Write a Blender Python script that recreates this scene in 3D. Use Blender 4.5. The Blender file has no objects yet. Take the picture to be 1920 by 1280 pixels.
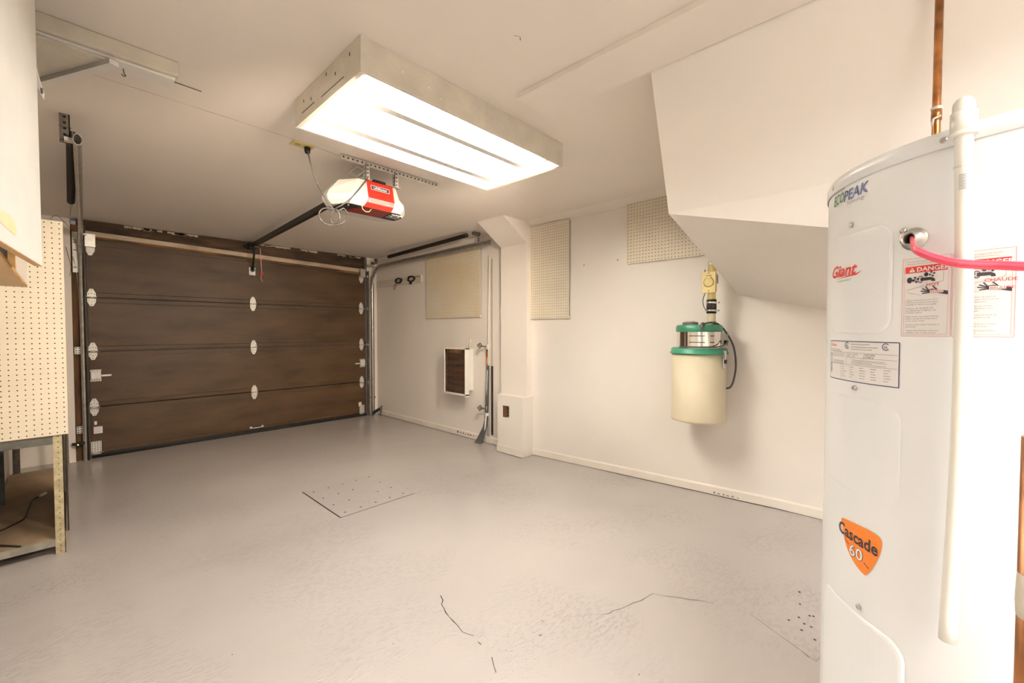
import bpy, bmesh, random
from math import *
from mathutils import Vector, Matrix
random.seed(7)
SC = bpy.context.scene
COL = SC.collection

# ------------------------------------------------------------------ camera
CAM_H, YAW, PITCH, FPX = 1.22, radians(46.8), radians(1.5), 790.0
cd = bpy.data.cameras.new('camera'); cam = bpy.data.objects.new('camera', cd); COL.objects.link(cam)
cd.sensor_width = 36; cd.lens = FPX/1920*36; cd.clip_start = 0.02
cam.location = (0, 0, CAM_H); cam.rotation_euler = (pi/2-PITCH, 0, -YAW)
SC.camera = cam
# ------------------------------------------------------------------ world, exposure
w = bpy.data.worlds.new('world'); SC.world = w; w.use_nodes = True
w.node_tree.nodes['Background'].inputs[0].default_value = (1, .93, .85, 1)
w.node_tree.nodes['Background'].inputs[1].default_value = .1
vs = SC.view_settings
vs.view_transform = 'Standard'; vs.look = 'None'; vs.gamma = 1; vs.use_curve_mapping = False
vs.exposure = 0.74
TUBE_POWER = 54.0            # the shop light's tubes
BACK_POWER = 128.0            # added fill fixture behind the camera

# added fill spots below the shop light, brightening the garage door end
for k_, x_ in enumerate((.80, 1.86)):
    ld = bpy.data.lights.new('added_far_fill', 'SPOT'); lo = bpy.data.objects.new('added_far_fill', ld); COL.objects.link(lo)
    lo.location = (x_, 1.44, 2.07); ld.energy = 98; ld.color = (1, .86, .68); ld.spot_size = radians(92); ld.spot_blend = 1.0; ld.shadow_soft_size = .12
    lo.rotation_euler = (Vector((.9+1.7*k_, 5.7, .75))-Vector(lo.location)).to_track_quat('-Z', 'Y').to_euler()
# ------------------------------------------------------------------ pixel -> point (reading measurements off the photo)
_F = Vector((sin(YAW)*cos(PITCH), cos(YAW)*cos(PITCH), -sin(PITCH)))
_R = Vector((cos(YAW), -sin(YAW), 0)); _U = _R.cross(_F); _C = Vector((0, 0, CAM_H))
def ray(x, y): return _F + _R*((x-960)/FPX) + _U*((640-y)/FPX)
def atX(x, y, v): r = ray(x, y); return _C + r*(v/r.x)
def atY(x, y, v): r = ray(x, y); return _C + r*(v/r.y)
def atZ(x, y, v=0.0): r = ray(x, y); return _C + r*((v-CAM_H)/r.z)

# ------------------------------------------------------------------ materials
def mat(name, col, rough=.6, metal=0., var=.0, vscale=3., col2=None, bump=0., bscale=40., spec=.5, stretch=(1,1,1), emit=None, estr=0., coat=0.):
    m = bpy.data.materials.new(name); m.use_nodes = True
    nt = m.node_tree; n = nt.nodes; L = nt.links
    b = n['Principled BSDF']
    b.inputs['Base Color'].default_value = (*col, 1); b.inputs['Roughness'].default_value = rough
    b.inputs['Metallic'].default_value = metal; b.inputs['Specular IOR Level'].default_value = spec
    b.inputs['Coat Weight'].default_value = coat
    tc = n.new('ShaderNodeTexCoord'); mp = n.new('ShaderNodeMapping'); L.new(tc.outputs['Object'], mp.inputs[0])
    mp.inputs['Scale'].default_value = stretch
    if var > 0 or col2:
        t = n.new('ShaderNodeTexNoise'); t.inputs['Scale'].default_value = vscale; t.inputs['Detail'].default_value = 6
        L.new(mp.outputs[0], t.inputs['Vector'])
        r = n.new('ShaderNodeValToRGB'); L.new(t.outputs[0], r.inputs[0])
        c2 = col2 if col2 else tuple(c*(1-var) for c in col)
        r.color_ramp.elements[0].position = .35; r.color_ramp.elements[1].position = .65
        r.color_ramp.elements[0].color = (*c2, 1); r.color_ramp.elements[1].color = (*col, 1)
        L.new(r.outputs[0], b.inputs['Base Color'])
    if bump > 0:
        t2 = n.new('ShaderNodeTexNoise'); t2.inputs['Scale'].default_value = bscale; t2.inputs['Detail'].default_value = 4
        L.new(mp.outputs[0], t2.inputs['Vector'])
        bp = n.new('ShaderNodeBump'); bp.inputs['Strength'].default_value = bump; bp.inputs['Distance'].default_value = .01
        L.new(t2.outputs[0], bp.inputs['Height']); L.new(bp.outputs[0], b.inputs['Normal'])
    if emit:
        b.inputs['Emission Color'].default_value = (*emit, 1); b.inputs['Emission Strength'].default_value = estr
    return m

M = {}
M['wall'] = mat('wall_paint', (.86, .79, .715), .55, var=.05, vscale=1.3, bump=.12, bscale=9)
M['ceil'] = mat('ceiling_paint', (.85, .765, .68), .6, var=.04, vscale=.9, bump=.08, bscale=6)
M['trim'] = mat('trim_paint', (.84, .765, .67), .45, var=.05, vscale=6, bump=.15, bscale=20)
M['white'] = mat('white_paint', (.86, .82, .76), .4, var=.05, vscale=8, bump=.1, bscale=25)
M['oldwhite'] = mat('old_white_paint', (.76, .69, .57), .5, var=.13, vscale=9, bump=.3, bscale=30)
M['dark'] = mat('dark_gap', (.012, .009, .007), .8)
M['crack'] = mat('dark_crack', (.05, .042, .036), .8)
M['crack2'] = mat('faint_crack', (.30, .25, .21), .8)
M['galv'] = mat('galvanised_steel', (.62, .60, .56), .38, metal=.85, var=.25, vscale=25)
M['galvw'] = mat('zinc_plate', (.74, .71, .65), .45, metal=.35, var=.15, vscale=30)
M['dsteel'] = mat('dark_spring_steel', (.045, .038, .033), .45, metal=.6)
M['rust'] = mat('worn_steel', (.20, .17, .14), .6, metal=.4, var=.4, vscale=40)
M['black'] = mat('black_plastic', (.012, .013, .012), .45)
M['rubber'] = mat('black_rubber', (.018, .014, .012), .7, bump=.2)
M['cord'] = mat('grey_cord', (.075, .065, .06), .5)
M['woodraw'] = mat('raw_brown_wood', (.22, .10, .035), .75, col2=(.05, .025, .012), vscale=14, bump=.5, bscale=30, stretch=(1, 1, .15))
M['woodh'] = mat('weathered_header_wood', (.10, .055, .026), .8, col2=(.035, .02, .011), vscale=16, bump=.6, bscale=40, stretch=(.2, 1, 1))
M['woodo'] = mat('stained_header_edge', (.26, .12, .035), .75, col2=(.07, .035, .014), vscale=12, bump=.5, bscale=40, stretch=(.3, 1, 1))
M['woodw'] = mat('peeling_white_header', (.62, .51, .39), .7, col2=(.40, .30, .2), vscale=9, bump=.3, stretch=(.4, 1, 1))
M['ply'] = mat('plywood', (.62, .43, .22), .6, col2=(.46, .29, .13), vscale=7, bump=.2, bscale=30, stretch=(1, .12, 1))
M['edge'] = mat('wood_edge', (.62, .38, .15), .6, col2=(.45, .24, .08), vscale=20, stretch=(1, .2, 1))
M['shelfw'] = mat('dirty_shelf_board', (.46, .33, .20), .7, col2=(.24, .16, .09), vscale=3, bump=.3, bscale=18, stretch=(1, .5, 1))
M['peg'] = mat('pegboard_face', (.79, .70, .545), .5, var=.07, vscale=5)
M['pegs'] = mat('pegboard_stained', (.78, .70, .57), .5, col2=(.74, .62, .42), vscale=2.6)
M['pegb'] = mat('hardboard_and_hole_shade', (.05, .028, .016), .9)  # also lines and backs the pegboard holes, dark to stand for their shade
M['olive'] = mat('olive_shelf_steel', (.13, .13, .105), .5, metal=.2, var=.3, vscale=30)
M['tan'] = mat('tan_shelf_steel', (.50, .43, .27), .5, col2=(.36, .29, .17), vscale=30)
M['greyrail'] = mat('worn_grey_rail', (.34, .31, .26), .5, metal=.1, var=.35, vscale=20)
M['filter'] = mat('brown_filter', (.10, .05, .025), .7, col2=(.03, .016, .009), vscale=7, bump=.6, bscale=90, stretch=(1, .3, 3))
M['cream'] = mat('cream_enamel', (.71, .62, .44), .5, var=.08, vscale=5, spec=.3)
M['yell'] = mat('yellow_plastic', (.78, .62, .26), .4, var=.08, vscale=15)
M['green'] = mat('green_plastic', (.045, .26, .15), .4, var=.1, vscale=12)
M['chrome'] = mat('chrome_band', (.80, .78, .74), .12, metal=1.)
M['copper'] = mat('copper_pipe', (.58, .26, .09), .32, metal=.85, col2=(.22, .09, .03), vscale=18)
M['copper2'] = mat('dull_copper', (.42, .17, .065), .4, metal=.6, col2=(.22, .09, .03), vscale=18)
M['pvc'] = mat('white_pvc', (.86, .84, .76), .3, var=.03, vscale=10)
M['heater'] = mat('white_enamel', (.90, .915, .92), .28, coat=.3)
M['pink'] = mat('red_insulated_wire', (.82, .10, .16), .35, coat=.2)
M['red'] = mat('red_plastic', (.62, .025, .015), .3, coat=.3)
M['dred'] = mat('dark_red_lens', (.25, .02, .015), .35)
M['inkred'] = mat('red_ink', (.72, .03, .02), .5)
M['inkblk'] = mat('dark_ink', (.045, .035, .045), .5)
M['inkgry'] = mat('grey_ink', (.33, .31, .31), .5)
M['inkblue'] = mat('blue_ink', (.035, .06, .22), .5)
M['inknavy'] = mat('navy_ink', (.03, .03, .14), .5)
M['inkgreen'] = mat('green_ink', (.04, .20, .05), .5)
M['inkteal'] = mat('teal_ink', (.05, .35, .22), .5)
M['inkpink'] = mat('faint_red_ink', (.80, .35, .38), .5)
M['orange'] = mat('orange_ink', (.88, .25, .035), .5)
M['paper'] = mat('label_white', (.84, .82, .79), .5)
M['opener'] = mat('opener_plastic', (.62, .60, .55), .3, coat=.3)
M['tube'] = mat('lit_fluorescent_tube', (.9, .9, .9), .4, emit=(1, .965, .895), estr=TUBE_POWER)
M['tube2'] = mat('added_fill_tube', (.9, .9, .9), .4, emit=(.97, .99, 1), estr=BACK_POWER)
M['reflector'] = mat('reflector_enamel', (.92, .90, .85), .35)
M['led'] = mat('amber_led', (1, .5, .1), .4, emit=(1, .45, .08), estr=8)
M['greyfloorstrip'] = mat('dark_grey_paint', (.13, .12, .115), .5, col2=(.09, .085, .08), vscale=8, stretch=(1, 1, .5))

def door_mat():
    m = mat('brown_stucco_steel', (.075, .042, .022), .42, bump=.0, spec=.35)
    nt = m.node_tree; n = nt.nodes; L = nt.links; b = n['Principled BSDF']
    tc = n.new('ShaderNodeTexCoord'); mp = n.new('ShaderNodeMapping'); L.new(tc.outputs['Object'], mp.inputs[0])
    mp.inputs['Scale'].default_value = (.6, 1, 2.2)
    t = n.new('ShaderNodeTexNoise'); t.inputs['Scale'].default_value = 3; t.inputs['Detail'].default_value = 7; L.new(mp.outputs[0], t.inputs[0])
    r = n.new('ShaderNodeValToRGB'); L.new(t.outputs[0], r.inputs[0])
    r.color_ramp.elements[0].position = .3; r.color_ramp.elements[1].position = .7
    r.color_ramp.elements[0].color = (.060, .031, .011, 1); r.color_ramp.elements[1].color = (.112, .062, .029, 1)
    L.new(r.outputs[0], b.inputs['Base Color'])
    t2 = n.new('ShaderNodeTexNoise'); t2.inputs['Scale'].default_value = 150; t2.inputs['Detail'].default_value = 3; L.new(tc.outputs['Object'], t2.inputs[0])
    bp = n.new('ShaderNodeBump'); bp.inputs['Strength'].default_value = .6; bp.inputs['Distance'].default_value = .003
    L.new(t2.outputs[0], bp.inputs['Height']); L.new(bp.outputs[0], b.inputs['Normal'])
    return m
M['door'] = door_mat()

def floor_mat(name='grey_floor_paint', tread=False):
    m = bpy.data.materials.new(name); m.use_nodes = True
    nt = m.node_tree; n = nt.nodes; L = nt.links; b = n['Principled BSDF']
    tc = n.new('ShaderNodeTexCoord')
    t = n.new('ShaderNodeTexNoise'); t.inputs['Scale'].default_value = 1.1; t.inputs['Detail'].default_value = 8; L.new(tc.outputs['Object'], t.inputs[0])
    r = n.new('ShaderNodeValToRGB'); L.new(t.outputs[0], r.inputs[0])
    r.color_ramp.elements[0].position = .3; r.color_ramp.elements[1].position = .7
    r.color_ramp.elements[0].color = (.445, .405, .38, 1); r.color_ramp.elements[1].color = (.50, .455, .425, 1)
    # small specks worn through the paint
    v = n.new('ShaderNodeTexVoronoi'); v.inputs['Scale'].default_value = 9; v.inputs['Randomness'].default_value = 1; L.new(tc.outputs['Object'], v.inputs[0])
    lt = n.new('ShaderNodeMath'); lt.operation = 'LESS_THAN'; lt.inputs[1].default_value = .022; L.new(v.outputs[0], lt.inputs[0])
    mx = n.new('ShaderNodeMixRGB'); mx.inputs[2].default_value = (.17, .14, .12, 1)
    L.new(lt.outputs[0], mx.inputs[0]); L.new(r.outputs[0], mx.inputs[1]); L.new(mx.outputs[0], b.inputs['Base Color'])
    b.inputs['Roughness'].default_value = .17; b.inputs['Specular IOR Level'].default_value = .5
    # relief: trowel ripples in patches over fine grain
    mp = n.new('ShaderNodeMapping'); mp.inputs['Scale'].default_value = (1, 2.1, 1); mp.inputs['Rotation'].default_value = (0, 0, .5); L.new(tc.outputs['Object'], mp.inputs[0])
    a = n.new('ShaderNodeTexNoise'); a.inputs['Scale'].default_value = 34; a.inputs['Detail'].default_value = 5; a.inputs['Roughness'].default_value = .6; L.new(mp.outputs[0], a.inputs[0])
    rr = n.new('ShaderNodeValToRGB'); L.new(a.outputs[0], rr.inputs[0]); rr.color_ramp.elements[0].position = .52; rr.color_ramp.elements[1].position = .66
    pt = n.new('ShaderNodeTexNoise'); pt.inputs['Scale'].default_value = 1.6; pt.inputs['Detail'].default_value = 2; L.new(tc.outputs['Object'], pt.inputs[0])
    pr = n.new('ShaderNodeValToRGB'); L.new(pt.outputs[0], pr.inputs[0]); pr.color_ramp.elements[0].position = .46; pr.color_ramp.elements[1].position = .64
    pr.color_ramp.elements[0].color = (.10, .10, .10, 1)
    ml = n.new('ShaderNodeMath'); ml.operation = 'MULTIPLY'; L.new(rr.outputs[0], ml.inputs[0]); L.new(pr.outputs[0], ml.inputs[1])
    fg = n.new('ShaderNodeTexNoise'); fg.inputs['Scale'].default_value = 55; fg.inputs['Detail'].default_value = 3; L.new(tc.outputs['Object'], fg.inputs[0])
    ma = n.new('ShaderNodeMath'); ma.operation = 'MULTIPLY_ADD'; ma.inputs[1].default_value = .10; L.new(fg.outputs[0], ma.inputs[0]); L.new(ml.outputs[0], ma.inputs[2])
    h = ma
    if tread:
        br = n.new('ShaderNodeTexChecker'); br.inputs['Scale'].default_value = 60
        mp2 = n.new('ShaderNodeMapping'); mp2.inputs['Rotation'].default_value = (0, 0, .785); L.new(tc.outputs['Object'], mp2.inputs[0]); L.new(mp2.outputs[0], br.inputs[0])
        mb = n.new('ShaderNodeMath'); mb.operation = 'MULTIPLY_ADD'; mb.inputs[1].default_value = .3; L.new(br.outputs[1], mb.inputs[0]); L.new(ma.outputs[0], mb.inputs[2]); h = mb
    bp = n.new('ShaderNodeBump'); bp.inputs['Strength'].default_value = .62; bp.inputs['Distance'].default_value = .004
    L.new(h.outputs[0], bp.inputs['Height']); L.new(bp.outputs[0], b.inputs['Normal'])
    return m
M['floor'] = floor_mat(); M['tread'] = floor_mat('painted_tread_plate', True)

# ------------------------------------------------------------------ mesh builder
class MB:
    def __init__(s): s.v = []; s.f = []; s.m = []; s.mats = []; s.sm = []
    def mi(s, m):
        if m not in s.mats: s.mats.append(m)
        return s.mats.index(m)
    def add(s, vs, fs, m='wall', smooth=False, T=None):
        o = len(s.v); k = s.mi(m)
        s.v += [tuple(T @ Vector(p)) if T else tuple(p) for p in vs]
        for f in fs: s.f.append([o+i for i in f]); s.m.append(k); s.sm.append(smooth)
        return s
    def box(s, a, b, m='wall', T=None, ch=0.):
        x0, y0, z0 = [min(a[i], b[i]) for i in range(3)]; x1, y1, z1 = [max(a[i], b[i]) for i in range(3)]
        if ch > 0:
            c = min(ch, (x1-x0)/3, (y1-y0)/3, (z1-z0)/3)
            bm = bmesh.new(); bmesh.ops.create_cube(bm, size=1)
            for q in bm.verts: q.co = Vector(((x0+x1)/2+q.co.x*(x1-x0), (y0+y1)/2+q.co.y*(y1-y0), (z0+z1)/2+q.co.z*(z1-z0)))
            bmesh.ops.bevel(bm, geom=list(bm.edges), offset=c, segments=1, affect='EDGES')
            bm.verts.index_update()
            s.add([tuple(q.co) for q in bm.verts], [[q.index for q in f.verts] for f in bm.faces], m, T=T); bm.free(); return s
        v = [(x0,y0,z0),(x1,y0,z0),(x1,y1,z0),(x0,y1,z0),(x0,y0,z1),(x1,y0,z1),(x1,y1,z1),(x0,y1,z1)]
        return s.add(v, [(0,3,2,1),(4,5,6,7),(0,1,5,4),(1,2,6,5),(2,3,7,6),(3,0,4,7)], m, T=T)
    def prism(s, poly, d, m='wall', T=None):          # poly: 3D points, extruded by vector d
        n = len(poly); d = Vector(d); P = [Vector(p) for p in poly]; v = P+[p+d for p in P]
        nrm = Vector((0, 0, 0))
        for i in range(n): nrm += P[i].cross(P[(i+1) % n])
        fl = nrm.dot(d) > 0
        f = [list(range(n))[::-1] if fl else list(range(n)), [i+n for i in range(n)] if fl else [i+n for i in range(n)][::-1]]
        for i in range(n):
            j = (i+1) % n; q = [i, j, j+n, i+n]; f.append(q if fl else q[::-1])
        return s.add(v, f, m, T=T)
    def tube(s, pts, r, m='galv', n=12, cap=True, rs=None):
        P = [Vector(p) for p in pts]; rings = []; k = len(P)
        up = None; v = []; f = []
        for i, p in enumerate(P):
            t = (P[min(i+1, k-1)]-P[max(i-1, 0)]).normalized()
            if up is None:
                up = t.orthogonal().normalized()
            else:
                up = (up-t*up.dot(t)).normalized()
            bn = t.cross(up); rr = rs[i] if rs else r
            for j in range(n):
                a = 2*pi*j/n; v.append(p+(up*cos(a)+bn*sin(a))*rr)
        for i in range(k-1):
            for j in range(n):
                a = i*n+j; b = i*n+(j+1) % n; f.append((a, b, b+n, a+n))
        s.add(v, f, m, smooth=True)
        if cap:
            s.add(v[:n], [list(range(n))[::-1]], m); s.add(v[-n:], [list(range(n))], m)
        return s
    def lathe(s, prof, c, m='white', n=48, axis='z', a0=0, a1=2*pi, T=None):  # prof [(r,z)]
        v = []; f = []; full = abs(a1-a0-2*pi) < 1e-6; nn = n if full else n+1
        for (r, z) in prof:
            for j in range(nn):
                a = a0+(a1-a0)*j/n
                p = (r*cos(a), r*sin(a), z)
                if axis == 'x': p = (z, r*cos(a), r*sin(a))
                if axis == 'y': p = (r*sin(a), z, r*cos(a))
                v.append((p[0]+c[0], p[1]+c[1], p[2]+c[2]))
        for i in range(len(prof)-1):
            for j in range(n if full else n):
                a = i*nn+j; b = i*nn+((j+1) % nn if full else j+1); f.append((a, b, b+nn, a+nn))
        return s.add(v, f, m, smooth=True, T=T)
    def sweep(s, prof, path, m='galv', cap=True):      # prof: closed 2D (a,b); path [(origin, A-axis, B-axis)]
        n = len(prof); v = []; f = []
        for o, A, B in path:
            for a, b in prof: v.append(Vector(o)+Vector(A)*a+Vector(B)*b)
        for i in range(len(path)-1):
            for j in range(n):
                a = i*n+j; b = i*n+(j+1) % n; f.append((a, b, b+n, a+n))
        if cap: f.append(list(range(n))[::-1]); f.append([len(v)-n+i for i in range(n)])
        return s.add(v, f, m)
    def build(s, name, parent=None, fix=True, bevel=0.):
        me = bpy.data.meshes.new(name); me.from_pydata(s.v, [], s.f); me.update()
        for m in s.mats: me.materials.append(M[m])
        me.polygons.foreach_set('material_index', s.m); me.polygons.foreach_set('use_smooth', s.sm)
        if fix:
            bm = bmesh.new(); bm.from_mesh(me); bmesh.ops.remove_doubles(bm, verts=bm.verts, dist=1e-6)
            bmesh.ops.recalc_face_normals(bm, faces=bm.faces); bm.to_mesh(me); bm.free()
        o = bpy.data.objects.new(name, me); COL.objects.link(o)
        if parent:
            o.parent = parent; pl = Vector((0, 0, 0)); q = parent
            while q: pl += q.location; q = q.parent
            for v in me.vertices: v.co -= pl
        if bevel > 0:
            md = o.modifiers.new('bevel', 'BEVEL'); md.width = bevel; md.segments = 2; md.limit_method = 'ANGLE'; md.angle_limit = radians(40)
        return o

def thing(name, label, cat, loc, group=None, kind=None):
    o = bpy.data.objects.new(name, None); COL.objects.link(o); o.location = loc
    return tag(o, label, cat, group, kind)
def tag(o, label, cat=None, group=None, kind=None):
    o['label'] = label
    if cat: o['category'] = cat
    if group: o['group'] = group
    if kind: o['kind'] = kind
    return o
def struct(o, label=None):
    o['kind'] = 'structure'
    if label: o['label'] = label
    return o
def center(o):     # move a mesh object's origin to its bounding box bottom centre (keeps it in place)
    vs_ = [v.co for v in o.data.vertices]
    c = Vector([(min(v[i] for v in vs_)+max(v[i] for v in vs_))/2 for i in range(3)]); c.z = min(v.z for v in vs_)
    for v in o.data.vertices: v.co -= c
    o.location = c; return o

def perf(mb, o, U, V, W, nu, nv, p, r, th, m, mside, pu=None):
    """perforated sheet: nu x nv square cells of pitch p, real round holes, front face at o + span(U,V), thickness th along W (away from viewer)"""
    o, U, V, W = Vector(o), Vector(U), Vector(V), Vector(W); pu = pu or p
    vs1 = []; f1 = []; f2 = []; vs2 = []
    oct_ = [(.5, 0), (.5, .5), (0, .5), (-.5, .5), (-.5, 0), (-.5, -.5), (0, -.5), (.5, -.5)]
    for i in range(nu):
        for j in range(nv):
            c = o+U*(pu*(i+.5))+V*(p*(j+.5)); b = len(vs1)
            for (a, d) in oct_: vs1.append(c+U*(a*pu)+V*(d*p))
            for k in range(8): vs1.append(c+U*(r*cos(k*pi/4))+V*(r*sin(k*pi/4)))
            for k in range(8): q = (k+1) % 8; f1.append((b+k, b+q, b+8+q, b+8+k))
            b2 = len(vs2)
            for dd in (0, th*.98):
                for k in range(8): vs2.append(c+U*(r*cos(k*pi/4))+V*(r*sin(k*pi/4))+W*dd)
            for k in range(8): q = (k+1) % 8; f2.append((b2+k, b2+q, b2+8+q, b2+8+k))
    mb.add(vs1, f1, m); mb.add(vs2, f2, mside)
    a, b, c, d = o, o+U*pu*nu, o+U*pu*nu+V*p*nv, o+V*p*nv
    P = [a, b, c, d]; Q = [x+W*th for x in P]
    mb.add(P+Q, [(0, 1, 5, 4), (1, 2, 6, 5), (2, 3, 7, 6), (3, 0, 4, 7)], m)
    mb.add(Q, [(0, 1, 2, 3)], mside)

def txt(body, size=1., shear=0., off=0., sx=1., align='LEFT', spacing=1.):
    """flat filled lettering as (verts2d, faces)"""
    c = bpy.data.curves.new('t', 'FONT'); c.body = body; c.size = size; c.shear = shear; c.offset = off*size
    c.align_x = align; c.resolution_u = 2; c.space_character = spacing; c.fill_mode = 'FRONT'
    o = bpy.data.objects.new('t', c); COL.objects.link(o)
    dg = bpy.context.evaluated_depsgraph_get(); dg.update()
    me = bpy.data.meshes.new_from_object(o.evaluated_get(dg))
    v = [(q.co.x*sx, q.co.y) for q in me.vertices]; f = [list(p.vertices) for p in me.polygons]
    bpy.data.objects.remove(o); bpy.data.curves.remove(c); bpy.data.meshes.remove(me)
    return v, f

class Decal:
    """flat print in (u to the right, v up), later mapped onto a surface"""
    def __init__(s): s.items = []
    def poly(s, pts, m, l=1): s.items.append(([tuple(p) for p in pts], [list(range(len(pts)))], m, l)); return s
    def rect(s, u0, v0, u1, v1, m, l=1): return s.poly([(u0, v0), (u1, v0), (u1, v1), (u0, v1)], m, l)
    def line(s, a, b, w, m, l=2):
        d = Vector((b[0]-a[0], b[1]-a[1])).normalized(); nx, ny = -d.y*w/2, d.x*w/2
        return s.poly([(a[0]-nx, a[1]-ny), (b[0]-nx, b[1]-ny), (b[0]+nx, b[1]+ny), (a[0]+nx, a[1]+ny)], m, l)
    def frame(s, u0, v0, u1, v1, w, m, l=2):
        for a, b in (((u0, v0), (u1, v0)), ((u1, v0), (u1, v1)), ((u1, v1), (u0, v1)), ((u0, v1), (u0, v0))): s.line(a, b, w, m, l)
        return s
    def ring(s, c, r, w, m, a0=0, a1=2*pi, l=3, n=20, ay=1.):
        for i in range(n):
            p, q = a0+(a1-a0)*i/n, a0+(a1-a0)*(i+1)/n
            s.poly([(c[0]+(r+d)*cos(t), c[1]+(r+d)*sin(t)*ay) for t, d in ((p, -w/2), (q, -w/2), (q, w/2), (p, w/2))], m, l)
        return s
    def disc(s, c, r, m, l=3, ay=1.): return s.poly([(c[0]+r*cos(i*pi/8), c[1]+r*ay*sin(i*pi/8)) for i in range(16)], m, l)
    def text(s, body, u, v, size, m, l=3, rot=0., **k):
        vv, ff = txt(body, size, **k); c, sn = cos(rot), sin(rot)
        s.items.append(([(u+a*c-b*sn, v+a*sn+b*c) for a, b in vv], ff, m, l)); return s
    def build(s, name, fn, parent, grid=None, lift=.0002, layer=None):
        bm = bmesh.new(); mats = []; lay = bm.verts.layers.float.new('l')
        for vv, ff, m, l in s.items:
            if m not in mats: mats.append(m)
            bv = [bm.verts.new((a, b, 0)) for a, b in vv]
            for q in bv: q[lay] = l
            for f in ff:
                try:
                    fc = bm.faces.new([bv[i] for i in f]); fc.material_index = mats.index(m)
                except ValueError: pass
        if grid:
            us = [v.co.x for v in bm.verts]; a = floor(min(us)/grid)*grid
            while a < max(us):
                a += grid
                bmesh.ops.bisect_plane(bm, geom=list(bm.verts)+list(bm.edges)+list(bm.faces), dist=1e-7, plane_co=(a, 0, 0), plane_no=(1, 0, 0))
        for v in bm.verts: v.co = Vector(fn(v.co.x, v.co.y, v[lay]*lift))
        bmesh.ops.triangulate(bm, faces=[f for f in bm.faces if len(f.verts) > 4])
        me = bpy.data.meshes.new(name); bm.to_mesh(me); bm.free()
        for m in mats: me.materials.append(M[m])
        o = bpy.data.objects.new(name, me); COL.objects.link(o)
        if parent:
            o.parent = parent; pl = Vector((0, 0, 0)); q = parent
            while q: pl += q.location; q = q.parent
            for v in me.vertices: v.co -= pl
        return o

# ================================================================== STRUCTURE
CEIL = 2.26; WX = 3.14; LX = -.32; FY = 5.70; BY = -2.8
def fz(y):
    if y > 2.7: return 0.
    return min(.072, (2.7-y)*.033)
# floor rises a little towards the back
mb = MB(); ys = [BY, .5, 1., 1.5, 2., 2.5, 2.7, 3.5, 6.2]
v = []; f = []
for y in ys: v += [(LX-.1, y, fz(y)), (WX+.1, y, fz(y)), (WX+.1, y, -.12), (LX-.1, y, -.12)]
for i in range(len(ys)-1):
    for j in range(4): a = i*4+j; b = i*4+(j+1) % 4; f.append((a, b, b+4, a+4))
f += [(3, 2, 1, 0), tuple(len(v)-4+i for i in range(4))]
mb.add(v, f, 'floor'); flo = struct(mb.build('floor'), 'glossy grey painted concrete garage floor')
def crack(pts, wd, m, name='crack', par=flo, jit=.006, zf=None, seg=.03):
    P = []
    for (a, b) in zip(pts[:-1], pts[1:]):
        a, b = Vector(a), Vector(b); n = max(1, int((b-a).length/seg))
        for i in range(n): P.append(a+(b-a)*i/n)
    P.append(Vector(pts[-1])); Q = [P[0]]+[p+Vector((random.uniform(-jit, jit), random.uniform(-jit, jit), 0)) for p in P[1:-1]]+[P[-1]]
    mb = MB(); v = []; f = []
    for i, p in enumerate(Q):
        t = (Q[min(i+1, len(Q)-1)]-Q[max(i-1, 0)]); nn = Vector((-t.y, t.x, 0)).normalized()
        ww = wd*random.uniform(.4, 1.2)/2; z = zf if zf is not None else fz(p.y)+.0008
        v += [(p.x+nn.x*ww, p.y+nn.y*ww, z), (p.x-nn.x*ww, p.y-nn.y*ww, z)]
    for i in range(len(Q)-1): f.append((2*i, 2*i+1, 2*i+3, 2*i+2))
    mb.add(v, f, m); return mb.build(name, par, fix=False)
def fl(x, y):
    z = 0.
    for _ in range(4): z = fz(atZ(x, y, z).y)
    p = atZ(x, y, z); return (p.x, p.y, p.z)
crack([fl(*p) for p in ((826, 1116), (830, 1124), (826, 1133), (850, 1162), (868, 1183), (888, 1192))], .0045, 'crack')
crack([fl(*p) for p in ((896, 1203), (902, 1208))], .004, 'crack')
crack([fl(*p) for p in ((922, 1232), (928, 1248), (930, 1261))], .0035, 'crack')
crack([fl(*p) for p in ((1128, 1152), (1165, 1140), (1200, 1126), (1224, 1114), (1255, 1117), (1290, 1123), (1338, 1131))], .0028, 'crack')
crack([fl(*p) for p in ((1050, 1158), (1094, 1152), (1128, 1152))], .002, 'crack2')
crack([fl(*p) for p in ((1438, 1170), (1465, 1190), (1485, 1204), (1517, 1233))], .0025, 'crack')
crack([fl(*p) for p in ((1408, 1018), (1425, 1008), (1450, 1000))], .002, 'crack2')
crack([fl(*p) for p in ((1010, 1192), (1016, 1190))], .006, 'crack', jit=.001)
crack([fl(*p) for p in ((1014, 1162), (1020, 1166))], .004, 'crack', jit=.001)
# ceiling
mb = MB(); mb.box((LX-.1, BY, CEIL), (WX+.1, FY+.1, CEIL+.1), 'ceil'); ceil = struct(mb.build('ceiling'), 'white painted drywall ceiling')
crack([(.085, 2.435, 0), (.5, 2.44, 0), (.88, 2.455, 0), (1.14, 2.485, 0)], .0035, 'crack2', 'seam', ceil, .002, CEIL-.0006, .08)
c0 = atZ(963, 66, CEIL); crack([(c0.x, c0.y, 0), (c0.x+.02, c0.y-.012, 0), (c0.x+.035, c0.y+.0, 0)], .003, 'crack', 'seam', ceil, .001, CEIL-.0006)
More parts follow.
